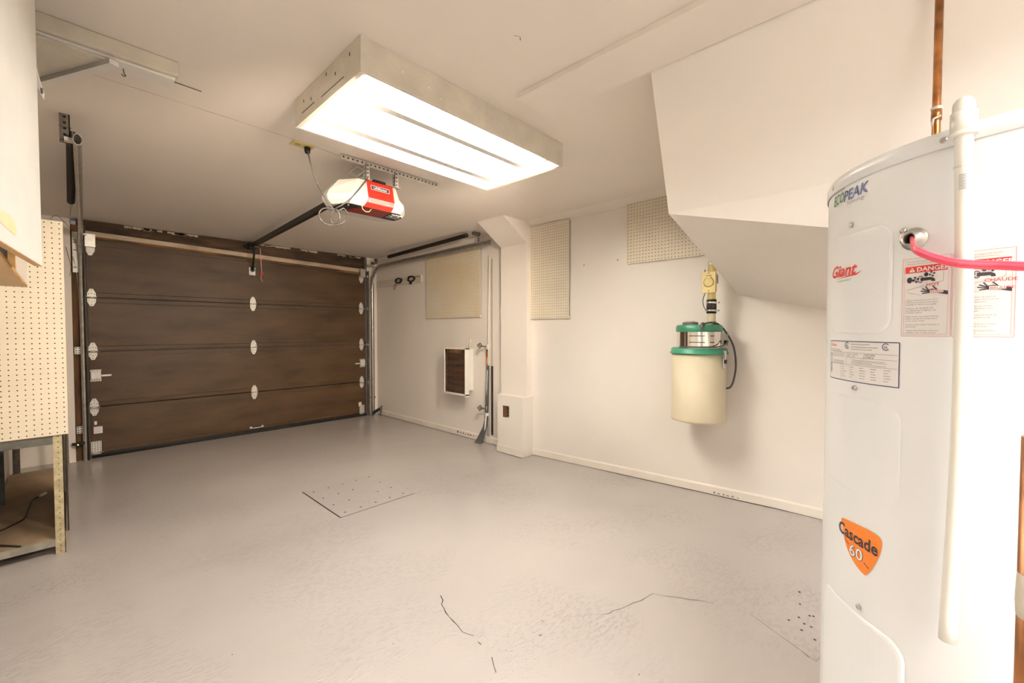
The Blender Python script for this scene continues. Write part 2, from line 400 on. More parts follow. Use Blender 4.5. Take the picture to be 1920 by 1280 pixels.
# walls
mb = MB(); mb.box((WX, BY, -.05), (WX+.1, FY+.1, CEIL), 'wall'); wr = struct(mb.build('wall_right'), 'long off-white painted right wall')
mb = MB(); mb.box((LX-.1, BY, -.05), (LX, FY+.1, CEIL), 'wall'); struct(mb.build('wall_left'), 'off-white painted left wall')
mb = MB(); mb.box((LX-.1, BY-.1, -.05), (WX+.1, BY, CEIL), 'wall'); struct(mb.build('wall_back'), 'back wall')
mb = MB()
mb.box((LX-.1, FY, -.05), (.06, FY+.1, CEIL)); mb.box((2.99, 5.66, -.05), (WX+.1, FY+.1, CEIL))
struct(mb.build('wall_front'), 'white wall pieces on either side of the garage door')
mb = MB(); mb.box((.014, 5.60, 0), (.060, 5.72, 2.2), 'wall'); struct(mb.build('trim_1', bevel=.002), 'white painted jamb board left of the garage door')
# raw wood post and header
mb = MB(); mb.box((.061, 5.64, 0), (.16, 5.74, 2.2), 'woodraw'); struct(mb.build('trim_2', bevel=.003), 'bare brown wooden post beside the left door track')
hd = struct(MB().prism([(.10, 5.655, 2.157), (2.96, 5.655, 2.085), (2.96, 5.655, CEIL), (.10, 5.655, CEIL)], (0, .12, 0), 'woodh').build('door_header', bevel=.002), 'weathered bare wooden beam above the garage door')
MB().prism([(.16, 5.649, 2.112), (2.955, 5.649, 2.036), (2.955, 5.649, 2.086), (.16, 5.649, 2.158)], (0, .006, 0), 'woodw').build('painted_strip', hd, bevel=.001)
MB().prism([(.16, 5.646, 2.092), (2.955, 5.646, 2.006), (2.955, 5.646, 2.037), (.16, 5.646, 2.113)], (0, .009, 0), 'woodo').build('stained_edge', hd, bevel=.001)
for k in range(16):       # peeling paint flakes along the ceiling edge of the header
    x = random.uniform(.3, 2.9); L_ = random.uniform(.03, .16); P = []
    for i in range(9): P.append((x+L_*i/8, 5.6545, CEIL-.004-random.uniform(.0, .006)))
    for i in range(9): P.append((x+L_*(8-i)/8, 5.6545, CEIL-.018-random.uniform(0, .016)))
    MB().prism(P, (0, -.0012, 0), 'woodw').build('paint_flake', hd)
MB().box((LX, 5.68, -.03), (.16, 5.699, .006), 'dark')
# baseboards
def baseboard(name, x, y0, y1, h=.068, t=.012, lab=''):
    mb = MB(); n = 8; v = []; f = []
    for i in range(n+1):
        y = y0+(y1-y0)*i/n; z = fz(y)+.004
        v += [(x, y, z), (x-t, y, z), (x-t, y, z+h-.01), (x-t*.35, y, z+h), (x, y, z+h)]
    for i in range(n):
        for j in range(5): a = i*5+j; b = i*5+(j+1) % 5; f.append((a, b, b+5, a+5))
    f += [(0, 1, 2, 3, 4), tuple(len(v)-5+i for i in range(5))[::-1]]
    mb.add(v, f, 'trim'); return struct(mb.build(name), lab)
b1 = baseboard('baseboard_right', WX, 3.02, 5.66, lab='far stretch of painted baseboard between column and garage door')
b2 = baseboard('baseboard_right.001', WX, BY, 2.66, .062, lab='near stretch of painted baseboard right of the column')
for y0, y1 in ((3.36, 5.6), (.2, 1.9)):
    crack([(WX-.0135, y0, 0), (WX-.0135, y1, 0)], .005, 'dark', 'gap', flo, .0006)
sc = MB(); 
for k in range(7):
    y = 3.52+k*.045; h = random.uniform(.006, .02); MB().box((WX-.0125, y, fz(y)+.03), (WX-.0118, y+random.uniform(.01, .04), fz(y)+.034+h), 'greyfloorstrip').build('paint_smear', b1)
sc = MB()
for k in range(6):
    y = .82+k*.03; MB().box((WX-.0125, y, fz(y)+.012), (WX-.0118, y+random.uniform(.008, .025), fz(y)+.016+random.uniform(.003, .009)), 'crack2').build('paint_smear', b2)
# column with haunch and plinth
mb = MB()
mb.box((3.062, 2.68, 0), (WX+.02, 3.03, 2.06), 'wall')
mb.prism([(3.062, 2.68, 2.06), (WX+.02, 2.68, 2.06), (WX+.02, 2.68, CEIL), (2.74, 2.68, CEIL)], (0, .35, 0), 'wall')
colm = struct(mb.build('column'), 'painted wall column flaring out under the ceiling')
mb = MB()
hy0, hy1, hz0, hz1 = 2.842, 2.943, .355, .474
for (a, b) in (((2.985, 2.66, .0), (3.07, hy0, .573)), ((2.985, hy1, 0), (3.061, 3.0, .573)), ((2.985, hy0, 0), (3.061, hy1, hz0)), ((2.985, hy0, hz1), (3.061, hy1, .573))): mb.box(a, b, 'wall')
mb.box((3.0705, 2.6605, 0), (WX, 2.679, .573), 'wall')
mb.box((2.981, 2.656, .569), (WX, 3.004, .579), 'wall'); mb.build('plinth', colm)
mb = MB(); mb.box((3.04, hy0, hz0), (3.06, hy1, hz1), 'dark'); mb.box((3.0, hy0+.06, hz0), (3.04, hy1-.001, hz1), 'woodraw')
for k in range(3):
    a = Vector((3.0, hy0+.005, hz0+.02+k*.03)); mb.tube([a, a+Vector((.01, .035, .03)), a+Vector((.0, .055, .0))], .0022, 'galv', 6)
mb.build('wall_opening', colm)
mb = MB(); mb.box((2.972, 2.648, .004), (2.985, 3.004, .075), 'trim'); mb.build('baseboard', colm, bevel=.003)
crack([(2.99, 2.650, 0), (3.13, 2.655, 0)], .006, 'dark', 'gap', flo, .001)
# sloping cove at the top of the right wall
mb = MB(); mb.prism([(3.035, BY, CEIL), (WX, BY, CEIL), (WX, BY, 2.222)], (0, 2.68-BY, 0), 'ceil'); struct(mb.build('trim_3'), 'sloping cove strip where right wall meets ceiling')
# ceiling board running into the stair
mb = MB(); mb.box((1.385, BY, 2.236), (1.602, 1.275, CEIL), 'ceil'); struct(mb.build('trim_4', bevel=.002), 'flat painted board fixed along the ceiling')
# stair underside
mb = MB()
P0, P1, P2, P3 = (1.60, .757, CEIL), (1.79, .757, 1.72), (WX, .84, 1.46), (WX, .84, CEIL)
yb = BY+.01
Q0, Q1, Q1b, Q2, Q3 = (1.60, yb, CEIL), (1.79, yb, 1.72), (1.80, yb, .76), (WX, yb, .55), (WX, yb, CEIL)
mb.add([P0, P1, P2, P3, Q0, Q1, Q1b, Q2, Q3], [(0, 1, 2, 3), (0, 4, 5, 1), (1, 5, 6), (1, 6, 7, 2), (0, 3, 8, 4), (4, 8, 7, 6, 5), (3, 2, 7, 8)], 'wall')
stair = struct(mb.build('stair_underside'), 'boxed white underside of a staircase above the water heater')

# ================================================================== GARAGE DOOR
DY = 5.66; door = thing('door_1', 'brown embossed steel sectional garage door', None, (1.56, DY, 0), kind='structure')
joints = [.03, .488, 1.022, 1.533, 2.095]
for i in range(4):
    z0, z1 = joints[i]+.0015, joints[i+1]-.0015; x0, x1 = .168, 2.955
    prof = [(z0, .012), (z0+.006, 0), (z0+.043, 0), (z0+.046, -.006), (z0+.05, -.007), (z1-.05, -.007), (z1-.046, -.006), (z1-.043, 0), (z1-.006, 0), (z1, .012), (z1, .045), (z0, .045)]
    if i == 3: prof = [(z0, .012), (z0+.006, 0), (z0+.043, 0), (z0+.046, -.006), (z0+.05, -.007), (z1-.07, -.007), (z1-.066, .004), (z1-.008, .004), (z1, .010), (z1, .045), (z0, .045)]
    mb = MB(); mb.sweep([(d, z) for z, d in prof], [((x0, DY, 0), (0, 1, 0), (0, 0, 1)), ((x1, DY, 0), (0, 1, 0), (0, 0, 1))], 'door')
    mb.build('door_panel', door)
for x in (.166, 2.957): MB().box((x-.004, DY-.008, .03), (x+.004, DY+.046, 2.095), 'dsteel').build('end_stile', door)
mb = MB(); mb.box((.165, DY-.018, .0), (2.96, DY+.05, .032), 'rubber'); mb.tube([(.165, DY-.012, .012), (2.96, DY-.012, .012)], .012, 'rubber', 8); mb.build('bottom_seal', door)
mb = MB(); mb.box((.20, DY-.016, .034), (2.93, DY-.005, .046), 'dsteel'); mb.build('bottom_rail', door)
def hinge(x, z, side=0, half=None):
    mb = MB(); w, h = .030, .082; y = DY-.010
    def leaf(sg):
        P = [(x-w, y, z+sg*.012), (x+w, y, z+sg*.012), (x+w, y, z+sg*.040), (x+.011, y, z+sg*h), (x-.011, y, z+sg*h), (x-w, y, z+sg*.040)]
        mb.prism(P, (0, -.003, 0), 'galvw')
        for dx, dz in ((-.02, .032), (.02, .032), (0, .068), (0, .04)):
            mb.lathe([(0, -.0012), (.0042, -.0012), (.0042, 0)], (x+dx, y-.003, z+sg*dz), 'rust', 8, 'y')
    if half != 'top': leaf(1)
    leaf(-1)
    mb.box((x-w-.004, y-.012, z-.013), (x+w+.004, y, z+.013), 'galvw')
    mb.tube([(x-w-.006, y-.012, z), (x+w+.006, y-.012, z)], .006, 'galv', 8)
    o = mb.build('hinge', door)
    if side:
        r = MB(); xe = x+side*.075 if side < 0 else x+.085
        r.tube([(x-side*.045, y-.026, z-.006), (xe, y-.026, z-.006)], .0045, 'galv', 8)
        r.lathe([(0, -.006), (.019, -.006), (.021, 0), (.019, .006), (0, .006)], (xe, y-.026, z-.006), 'galvw', 14, 'x')
        r.build('roller', o)
    return o
for z in (1.533, 1.022, .488):
    hinge(.190, z, -1); hinge(1.542, z); hinge(2.893, z, 1)
# top roller fixtures
for x, sd, z in ((.188, -1, 1.985), (2.90, 1, 1.945)):
    mb = MB(); y = DY-.008
    mb.prism([(x-.032, y, z+.03), (x+.032, y, z+.03), (x+.032, y, z-.01), (x+.011, y, z-.055), (x-.011, y, z-.055), (x-.032, y, z-.01)], (0, -.003, 0), 'galvw')
    mb.box((x-.035, y-.05, z+.02), (x+.035, y, z+.034), 'galv'); mb.box((x-.035, y-.05, z+.034), (x+.035, y-.045, z+.14), 'galv')
    mb.tube([(x-.035, y-.03, z+.055), (x+.035, y-.03, z+.055)], .013, 'galv', 10)
    o = mb.build('top_bracket', door)
    r = MB(); r.tube([(x-sd*.06, y-.035, z+.04), (x+sd*.075, y-.035, z+.04)], .005, 'galv', 8); r.lathe([(0, -.006), (.02, -.006), (.02, .006), (0, .006)], (x+sd*.075, y-.035, z+.04), 'galvw', 14, 'x'); r.build('roller', o)
# bottom brackets
for x, sd in ((.197, -1), (2.893, 1)):
    mb = MB(); perf(mb, (x-.036, DY-.013, .03), (1, 0, 0), (0, 0, 1), (0, 1, 0), 4, 7, .0185, .0042, .003, 'galvw', 'dark', .018)
    o = mb.build('bottom_bracket', door)
    r = MB(); r.tube([(x-sd*.05, DY-.03, .052), (x+sd*.08, DY-.03, .052)], .005, 'galv', 8); r.tube([(x-.03, DY-.02, .043), (x+.03, DY-.02, .043)], .008, 'galvw', 8); r.build('roller', o)
# slide locks
for x, sd, z in ((.205, 1, .790), (2.905, -1, .757)):
    mb = MB(); y = DY-.008
    mb.box((x-.036, y-.022, z-.036), (x+.036, y, z+.036), 'galvw', ch=.004)
    for s in (-1, 1):
        mb.box((x-.038, y-.004, z+s*.036), (x+.038, y, z+s*.056), 'galvw')
        for k in range(4): mb.lathe([(0, -.001), (.004, -.001), (.004, 0)], (x-.026+k*.0175, y-.004, z+s*.047), 'rust', 8, 'y')
    o = mb.build('slide_lock', door)
    h = MB(); h.box((x+sd*.036, y-.014, z-.012), (x+sd*.11, y-.008, z+.006), 'galvw', ch=.002); h.tube([(x+sd*.11, y-.012, z-.003), (x+sd*.118, y-.012, z-.003)], .007, 'rust', 8); h.build('lock_bolt', o)
# stickers
def onY(yy): return lambda u, v, l: (u, yy-l, v)
def sticker(x0, z0, x1, z1, red=True, lines=9, y=DY-.0078):
    d = Decal(); d.rect(x0, z0, x1, z1, 'paper', 0)
    W = x1-x0; H = z1-z0
    if red:
        d.rect(x0, z1-.13*H, x1, z1, 'inkpink', 1); d.frame(x0, z0, x1, z1, .0012, 'inkpink')
    for k in range(lines): d.line((x0+.1*W, z1-H*(.22+.7*k/lines)), (x0+W*random.uniform(.7, .92), z1-H*(.22+.7*k/lines)), .0012, 'inkgry')
    o = d.build('sticker', onY(y), door); return tag(o, 'white printed sticker')
sticker(.182, .232, .242, .300); sticker(.187, .318, .205, .352, False, 3)
sticker(2.845, .145, 2.888, .205)
# centre operator bracket plate
tag(MB().box((1.508, DY-.012, 1.872), (1.572, DY-.007, 1.965), 'paper').build('bracket_plate', door), 'white plate under the arm bracket')
d = Decal(); d.line((1.515, 1.885), (1.56, 1.885), .002, 'inkpink'); d.line((1.515, 1.893), (1.55, 1.893), .002, 'inkpink'); d.build('sticker', onY(DY-.0125), door)
mb = MB(); mb.box((1.522, DY-.035, 1.915), (1.56, DY-.012, 1.955), 'black', ch=.003); mb.box((1.535, DY-.06, 1.925), (1.547, DY-.03, 1.945), 'black')
for dx, dz in ((-.018, .035), (.022, .03), (-.022, -.012), (.0, -.03), (.026, -.005)): mb.tube([(1.541, DY-.02, 1.935), (1.541+dx, DY-.016, 1.935+dz)], .005, 'black', 6)
mb.build('arm_bracket', door)
# lift handle near the floor
mb = MB(); a = atY(465, 803, DY-.02); b = atY(490, 799, DY-.02)
xa, xb, zz = 1.50, 1.62, .068
mb.tube([(xa, DY-.022, zz), (xa+.02, DY-.038, zz-.002), ((xa+xb)/2, DY-.042, zz-.003), (xb-.02, DY-.038, zz-.002), (xb, DY-.022, zz)], .006, 'galvw', 8)
for x in (xa, xb): mb.lathe([(0, -.012), (.014, -.010), (.016, 0)], (x, DY-.012, zz), 'galvw', 12, 'y')
mb.build('lift_handle', door)

# ================================================================== TRACKS
def cprofile(r=.0165, t=.0025, gap=.35, n=14, rot=0.):
    a = [gap+(2*pi-2*gap)*i/n+rot for i in range(n+1)]
    return [(r*cos(x), 1.75*r*sin(x)) for x in a]+[((r-t)*cos(x), 1.75*(r-t)*sin(x)) for x in a[::-1]]
def track(label, xv, xend, yend, sd, zt=2.115, zend=2.13):
    t = thing('door_track', label, 'garage door track', (xv, 5.6, 0))
    yv = 5.60; R = .30; path = []
    A = Vector((1, 0, 0))
    for z in (.0, .6, 1.2, zt-R): path.append(((xv, yv, z), A, Vector((0, 1, 0))))
    for i in range(1, 9):
        a = i*pi/2/8; path.append(((xv, yv-R+R*cos(a), zt-R+R*sin(a)), A, Vector((0, cos(a), sin(a)))))
    path.append(((xend, yend, zend), A, Vector((0, 0, 1))))
    mb = MB(); mb.sweep(cprofile(rot=0 if sd < 0 else pi), path, 'galv'); mb.build('track_rail', t)
    return t
tl = track('galvanised steel door track on the left, curving back under the ceiling', .122, .064, 2.90, -1)
mb = MB(); mb.box((.142, 5.58, .0), (.150, 5.64, 2.06), 'black'); mb.build('weather_strip', tl)
for z in (1.03, .29):
    mb = MB(); perf(mb, (.068, 5.605, z-.03), (1, 0, 0), (0, 0, 1), (0, 1, 0), 2, 3, .022, .005, .004, 'galvw', 'dark', .02); mb.box((.108, 5.60, z-.03), (.112, 5.62, z+.035), 'galvw'); mb.build('mounting_bracket', tl)
mb = MB(); mb.box((.070, 5.612, 1.755), (.106, 5.618, 2.13), 'galvw', ch=.002)
for z in (2.05, 2.03, 1.96, 1.80): mb.box((.077, 5.610, z), (.098, 5.613, z+.006), 'dark')
mb.build('flag_bracket', tl)
mb = MB()  # ceiling hanger of perforated angle
perf(mb, (.005, 2.97, 2.12), (1, 0, 0), (0, 0, 1), (0, 1, 0), 1, 5, .028, .006, .004, 'rust', 'dark', .036)
perf(mb, (.041, 2.97, 2.12), (0, 1, 0), (0, 0, 1), (-1, 0, 0), 1, 5, .028, .006, .004, 'rust', 'dark', .036)
mb.box((.003, 2.964, 2.195), (.045, 2.97, 2.199), 'rust'); mb.box((.02, 2.93, 2.125), (.05, 2.97, 2.14), 'galvw'); mb.build('ceiling_hanger', tl)
tr = track('galvanised steel door track on the right, ending beside the column', 3.03, 3.03, 3.16, 1)
mb = MB(); mb.box((2.975, 5.57, 0), (2.981, 5.655, 2.06), 'galv'); mb.build('weather_strip', tr)
MB().box((3.058, 5.60, .05), (3.064, 5.655, 2.0), 'woodraw').build('wood_filler', tr)
mb = MB(); perf(mb, (3.04, 3.33, 2.135), (0, 1, 0), (0, 0, 1), (1, 0, 0), 1, 5, .025, .005, .004, 'galv', 'dark', .03); mb.box((2.96, 3.325, 2.225), (3.05, 3.36, 2.255), 'rust'); mb.build('ceiling_hanger', tr)
mb = MB(); mb.box((2.93, 5.50, 2.12), (3.04, 5.66, 2.128), 'galv'); mb.box((2.93, 5.62, 2.10), (2.97, 5.67, 2.22), 'rust', ch=.004); mb.tube([(2.93, 5.56, 2.14), (3.06, 5.50, 2.12)], .01, 'galvw', 8)
mb.lathe([(.028, -.006), (.034, -.010), (.034, .010), (.028, .006), (.012, .004), (.012, -.004)], (2.99, 5.40, 2.18), 'rust', 18, 'x'); mb.box((2.93, 5.36, 2.13), (2.965, 5.42, 2.16), 'rust'); mb.build('flag_bracket', tr)
mb = MB(); mb.box((.12, 5.52, 2.10), (.16, 5.66, 2.108), 'galv'); mb.build('flag_bracket', tl)
# springs: tight coils
def spring(a, b, r, label, turns=120):
    a, b = Vector(a), Vector(b); t = thing('extension_spring', label, 'spring', tuple(a))
    mb = MB(); n = turns*2; rs = [r*(1 if i % 2 else .86) for i in range(n+1)]
    mb.tube([a+(b-a)*i/n for i in range(n+1)], r, 'dsteel', 10, rs=rs); mb.build('coil', t)
    d = (b-a).normalized()
    mb = MB(); mb.tube([b, b+d*.05], .005, 'galv', 6); c = b+d*.06
    mb.lathe([(.014, -.005), (.026, -.008), (.026, .008), (.014, .005)], tuple(c), 'galvw', 16, 'x'); mb.build('pulley', t)
    MB().tube([c+Vector((0, 0, .022)), Vector((c.x, 5.45, 2.195))], .0025, 'galv', 5).build('cable', t); MB().tube([c-Vector((0, 0, .022)), Vector((c.x, 5.4, 2.155))], .0025, 'galv', 5).build('cable', t); MB().tube([a, a-d*.06], .004, 'galv', 6).build('hook', t)
spring((.048, 3.02, 2.185), (.058, 4.55, 2.175), .022, 'dark extension spring beside the left track', 90)
spring((2.93, 3.40, 2.222), (2.94, 4.98, 2.185), .023, 'long dark extension spring over the right track')
# sensors
def sensor(x, y, z, sd, label, led):
    t = thing('safety_sensor', label, 'sensor', (x, y, z))
    mb = MB(); mb.box((x-.05, y-.012, z-.012), (x+.035, y, z+.012), 'black', ch=.002); mb.box((x-.004, y-.03, z-.04), (x+.002, y, z+.03), 'black'); mb.build('bracket', t)
    mb = MB(); mb.box((x-.03, y-.045, z-.016), (x+.005, y-.012, z+.010), 'black', ch=.004)
    if led: mb.lathe([(0, -.002), (.004, -.001), (.004, .003)], (x-.012, y-.046, z-.003), 'led', 8, 'y')
    mb.build('sensor_body', t)
sensor(.085, 5.57, .175, -1, 'small black safety sensor with amber light by the left track', True)
mb = MB(); mb.box((3.0, 5.645, .235), (3.10, 5.655, .262), 'black', ch=.002)
for k in range(3): mb.lathe([(0, -.001), (.007, -.001), (.007, 0)], (3.03+k*.025, 5.645, .248), 'wall', 8, 'y')
ob = mb.build('safety_sensor'); tag(center(ob), 'small black slotted bracket on the white wall right of the garage door', 'sensor')
t = thing('floor_pedal', 'dark rusty metal lever in the far right corner by the baseboard', 'hardware', (3.08, 5.5, 0))
mb = MB(); mb.prism([atY(700, 778, 5.45), atY(700, 771, 5.45), atY(712, 764, 5.45), atY(713, 768, 5.45)], (0, .015, 0), 'black'); mb.build('lever', t)
mb = MB(); mb.prism([(3.085, 5.50, .06), (3.12, 5.50, .055), (3.13, 5.50, .14), (3.10, 5.50, .13)], (0, .01, 0), 'greyfloorstrip'); mb.tube([(3.09, 5.48, 0), (3.10, 5.49, .08)], .01, 'rust', 8); mb.build('pedal_plate', t)

# ================================================================== OPENER
rail = thing('opener_rail', 'long black opener rail running from motor unit to the door header', 'rail', (1.52, 5.6, 2.2))
A, B = Vector((1.525, 5.60, 2.205)), Vector((1.36, 2.66, 2.165))
d = (A-B).normalized(); sx = Vector((0, 0, 1)).cross(d).normalized(); up = d.cross(sx)
mb = MB(); mb.sweep([(-.018, -.022), (.018, -.022), (.018, .022), (.006, .022), (.006, .030), (-.006, .030), (-.006, .022), (-.018, .022)], [(B, sx, up), (A, sx, up)], 'black'); mb.build('rail_bar', rail)
mb = MB(); mb.box((1.49, 5.56, 2.17), (1.56, 5.68, 2.24), 'black', ch=.006); mb.tube([(1.45, 5.62, 2.2), (1.60, 5.62, 2.2)], .012, 'black', 8); mb.build('header_bracket', rail)
mb = MB(); mb.sweep([(-.022, -.006), (.022, -.006), (.022, .006), (-.022, .006)], [(Vector((1.512, 5.38, 2.165)), sx, up), (Vector((1.517, 5.47, 2.168)), sx, up)], 'black')
mb.tube([(1.515, 5.43, 2.165), (1.512, 5.46, 2.10), (1.53, 5.60, 1.94)], .011, 'black', 8); mb.build('door_arm', rail)
mb = MB(); pl = Vector((1.50, 5.36, 2.165)); q0 = atY(488, 463, 5.35); q1 = atY(491, 513, 5.35)
mb.tube([(q0.x, 5.35, 2.15), (q1.x, 5.35, q1.z)], .0035, 'inkpink', 6)
mb2 = MB(); c = q1; mb2.tube([(c.x-.022, 5.35, c.z+.004), (c.x+.022, 5.35, c.z+.002)], .0075, 'inkred', 8); e_ = atY(489, 521, 5.35); e2 = atY(492, 528, 5.35)
mb.tube([(c.x, 5.35, c.z), (e_.x, 5.35, e_.z), (e2.x, 5.35, e2.z)], .003, 'inkpink', 6)
o = mb.build('release_cord', rail); mb2.build('release_handle', o)

op = thing('garage_door_opener', 'white and red motor unit hanging from perforated angle below ceiling', 'garage door opener', (1.35, 2.55, 1.975))
def ring(x0, x1, y0, y1, cx, cy, z): return [(x0+cx, y0, z), (x1-cx, y0, z), (x1, y0+cy, z), (x1, y1-cy, z), (x1-cx, y1, z), (x0+cx, y1, z), (x0, y1-cy, z), (x0, y0+cy, z)]
rg = [ring(1.115, 1.585, 2.425, 2.70, .065, .10, 1.975), ring(1.09, 1.61, 2.405, 2.71, .08, .12, 2.000), ring(1.085, 1.615, 2.400, 2.72, .085, .12, 2.028), ring(1.10, 1.60, 2.408, 2.715, .10, .12, 2.06), ring(1.16, 1.555, 2.425, 2.70, .07, .1, 2.135), ring(1.19, 1.53, 2.44, 2.69, .06, .09, 2.142)]
v = [p for r in rg for p in r]; f = []
for i in range(len(rg)-1):
    for j in range(8): a = i*8+j; b = i*8+(j+1) % 8; f.append((a, b, b+8, a+8))
f += [tuple(range(8))[::-1], tuple(len(v)-8+i for i in range(8))]
mb = MB(); mb.add(v, f, 'opener'); mb.build('motor_housing', op, bevel=.006)
# red centre band
bp_ = [(2.4415, 2.1445), (2.4235, 2.137), (2.4065, 2.06), (2.3985, 2.028), (2.4035, 1.999), (2.4235, 1.9735)]
mb = MB(); x0, x1 = 1.283, 1.462
v = []; f = []
for (y, z), dx in zip(bp_, (0, 0, 0, 0, -.008, -.02)): v += [(x0+dx, y, z), (x1+dx*.6, y, z)]
for i in range(len(bp_)-1): f.append((2*i, 2*i+1, 2*i+3, 2*i+2))
mb.add(v, f, 'red'); tag(mb.build('front_band', op, fix=False), 'glossy red centre band')
mb = MB(); mb.add([(1.263, 2.4235, 1.9735), (1.450, 2.4235, 1.9735), (1.475, 2.60, 1.9735), (1.225, 2.60, 1.9735)], [(0, 1, 2, 3)], 'dred'); tag(mb.build('base_band', op, fix=False), 'dark red band under the unit')
mb = MB(); mb.add([(1.145, 2.46, 1.9738), (1.19, 2.43, 1.9738), (1.262, 2.43, 1.9738), (1.224, 2.60, 1.9738), (1.135, 2.60, 1.9738)], [(0, 1, 2, 3, 4)], 'black'); mb.build('base_vent', op, fix=False); mb = MB()
mb.add([(1.451, 2.43, 1.9738), (1.52, 2.43, 1.9738), (1.575, 2.50, 1.9738), (1.575, 2.60, 1.9738), (1.476, 2.60, 1.9738)], [(0, 1, 2, 3, 4)], 'black')
mb.build('base_vent', op, fix=False)
mb = MB()
for k in range(3):
    y = 2.455+k*.035; mb.box((1.475, y, 1.969), (1.55, y+.006, 1.9738), 'galvw')
mb.box((1.50, 2.445, 1.969), (1.506, 2.54, 1.9738), 'galvw'); mb.build('base_button', op); MB().box((1.18, 2.455, 1.969), (1.188, 2.463, 1.9738), 'galvw').build('base_light', op)
def onband(z0, z1, y0, y1):
    return lambda u, v, l: (u, y0+(y1-y0)*(v-z0)/(z1-z0)-l-.0006, v)
dc = Decal(); dc.rect(1.308, 2.084, 1.434, 2.112, 'inkblk', 1); dc.frame(1.309, 2.085, 1.433, 2.111, .003, 'paper', 2); dc.text('LiftMaster', 1.371, 2.0915, .0215, 'paper', 3, align='CENTER', off=.02, sx=1.05); 
dc.build('lettering', onband(2.06, 2.137, 2.4065, 2.4235), op, lift=.0003)
dc = Decal(); dc.ring((1.292, 2.010), .0055, .0018, 'paper', .5, 5.6); dc.build('emblem', onband(1.999, 2.028, 2.4035, 2.3985), op, lift=.0003); dc = Decal(); dc.text('security+ 2.0', 1.405, 2.004, .0085, 'paper', 3, shear=.2); dc.build('small_lettering', onband(1.999, 2.028, 2.4035, 2.3985), op, lift=.0003)
mb = MB(); mb.tube([atY(678, 383, 2.40), atY(680, 392, 2.39), atY(686, 397, 2.40), atY(692, 397, 2.42), atY(697, 391, 2.44)], .0022, 'yell', 6); mb.build('antenna_wire', op)
mb = MB(); mb.box((1.335, 2.43, 2.14), (1.42, 2.47, 2.158), 'black', ch=.004); mb.build('top_cap', op)
hang = thing('mounting_angle', 'long perforated steel angle screwed to the ceiling above the opener', 'bracket', (1.48, 2.46, 2.24))
mb = MB(); perf(mb, (1.135, 2.44, 2.226), (1, 0, 0), (0, 0, 1), (0, 1, 0), 24, 1, .034, .0055, .003, 'galvw', 'dark', .029); perf(mb, (1.135, 2.44, 2.2575), (1, 0, 0), (0, 1, 0), (0, 0, 1), 24, 1, .034, .0055, .0025, 'galvw', 'dark', .029); mb.build('angle_bar', hang)
for x in (1.30, 1.50):
    mb = MB(); perf(mb, (x-.013, 2.436, 2.150), (1, 0, 0), (0, 0, 1), (0, 1, 0), 1, 4, .024, .005, .003, 'galvw', 'dark', .026); perf(mb, (x-.013, 2.436, 2.150), (0, 1, 0), (0, 0, 1), (1, 0, 0), 1, 4, .024, .005, .003, 'galvw', 'dark', .03); mb.box((x-.04, 2.44, 2.147), (x+.03, 2.60, 2.153), 'galv'); mb.build('hanger_strap', hang)
mb = MB(); mb.tube([(1.32, 2.46, 2.23), (1.26, 2.50, 2.17), (1.22, 2.52, 2.19), (1.25, 2.47, 2.22), (1.30, 2.45, 2.2)], .002, 'galvw', 5); mb.build('loose_wire', hang)

# outlet + cord
ot = thing('ceiling_outlet', 'tan outlet cover plate on the ceiling seam', 'outlet', (.935, 2.485, 2.25))
mb = MB(); a = radians(-2); T = Matrix.Translation((.937, 2.487, 0)) @ Matrix.Rotation(a, 4, 'Z'); mb.box((-.058, -.036, 2.252), (.058, .036, CEIL), 'yell', T=T, ch=.003); mb.build('cover_plate', ot)
mb = MB(); mb.lathe([(.017, 2.2515), (.014, 2.2505), (0, 2.2505)], (.910, 2.488, 0), 'tan', 16); mb.build('socket', ot); mb = MB(); mb.lathe([(.017, 2.2515), (.014, 2.2505), (0, 2.2505)], (.962, 2.488, 0), 'tan', 16); mb.build('socket', ot)
cd_ = thing('power_cord', 'dark power cord looping from ceiling outlet to the opener', 'cord', (.95, 2.47, 1.9))
def cr(pts, n=8):
    P = [Vector(p) for p in pts]; out = []
    for i in range(len(P)-1):
        a = P[max(i-1, 0)]; b = P[i]; c = P[i+1]; d = P[min(i+2, len(P)-1)]
        for k in range(n):
            t = k/n; out.append(.5*((2*b)+(c-a)*t+(2*a-5*b+4*c-d)*t*t+(3*b-a-3*c+d)*t**3))
    return out+[P[-1]]
pts = [(577, 284), (584, 312), (593, 340), (606, 365), (620, 386), (632, 395), (645, 391), (652, 405), (645, 417), (631, 421), (615, 421), (602, 413), (598, 400), (606, 391), (622, 391), (634, 397), (637, 410), (631, 418), (622, 417), (620, 405), (628, 392), (640, 385), (655, 374), (668, 360), (680, 345), (689, 334)]
P = []
for i, (x, y) in enumerate(pts):
    yy = 2.47-(.08 if i > 20 else .02*sin(i*1.3)+.03); P.append(atY(x, y, yy))
mb = MB(); mb.tube(cr(P, 6), .0038, 'cord', 8); mb.build('cable', cd_)
mb = MB(); mb.tube([(.962, 2.488, 2.249), (.962, 2.485, 2.225), atY(577, 284, 2.47)], .01, 'black', 10, rs=[.017, .015, .006]); mb.build('plug', cd_)

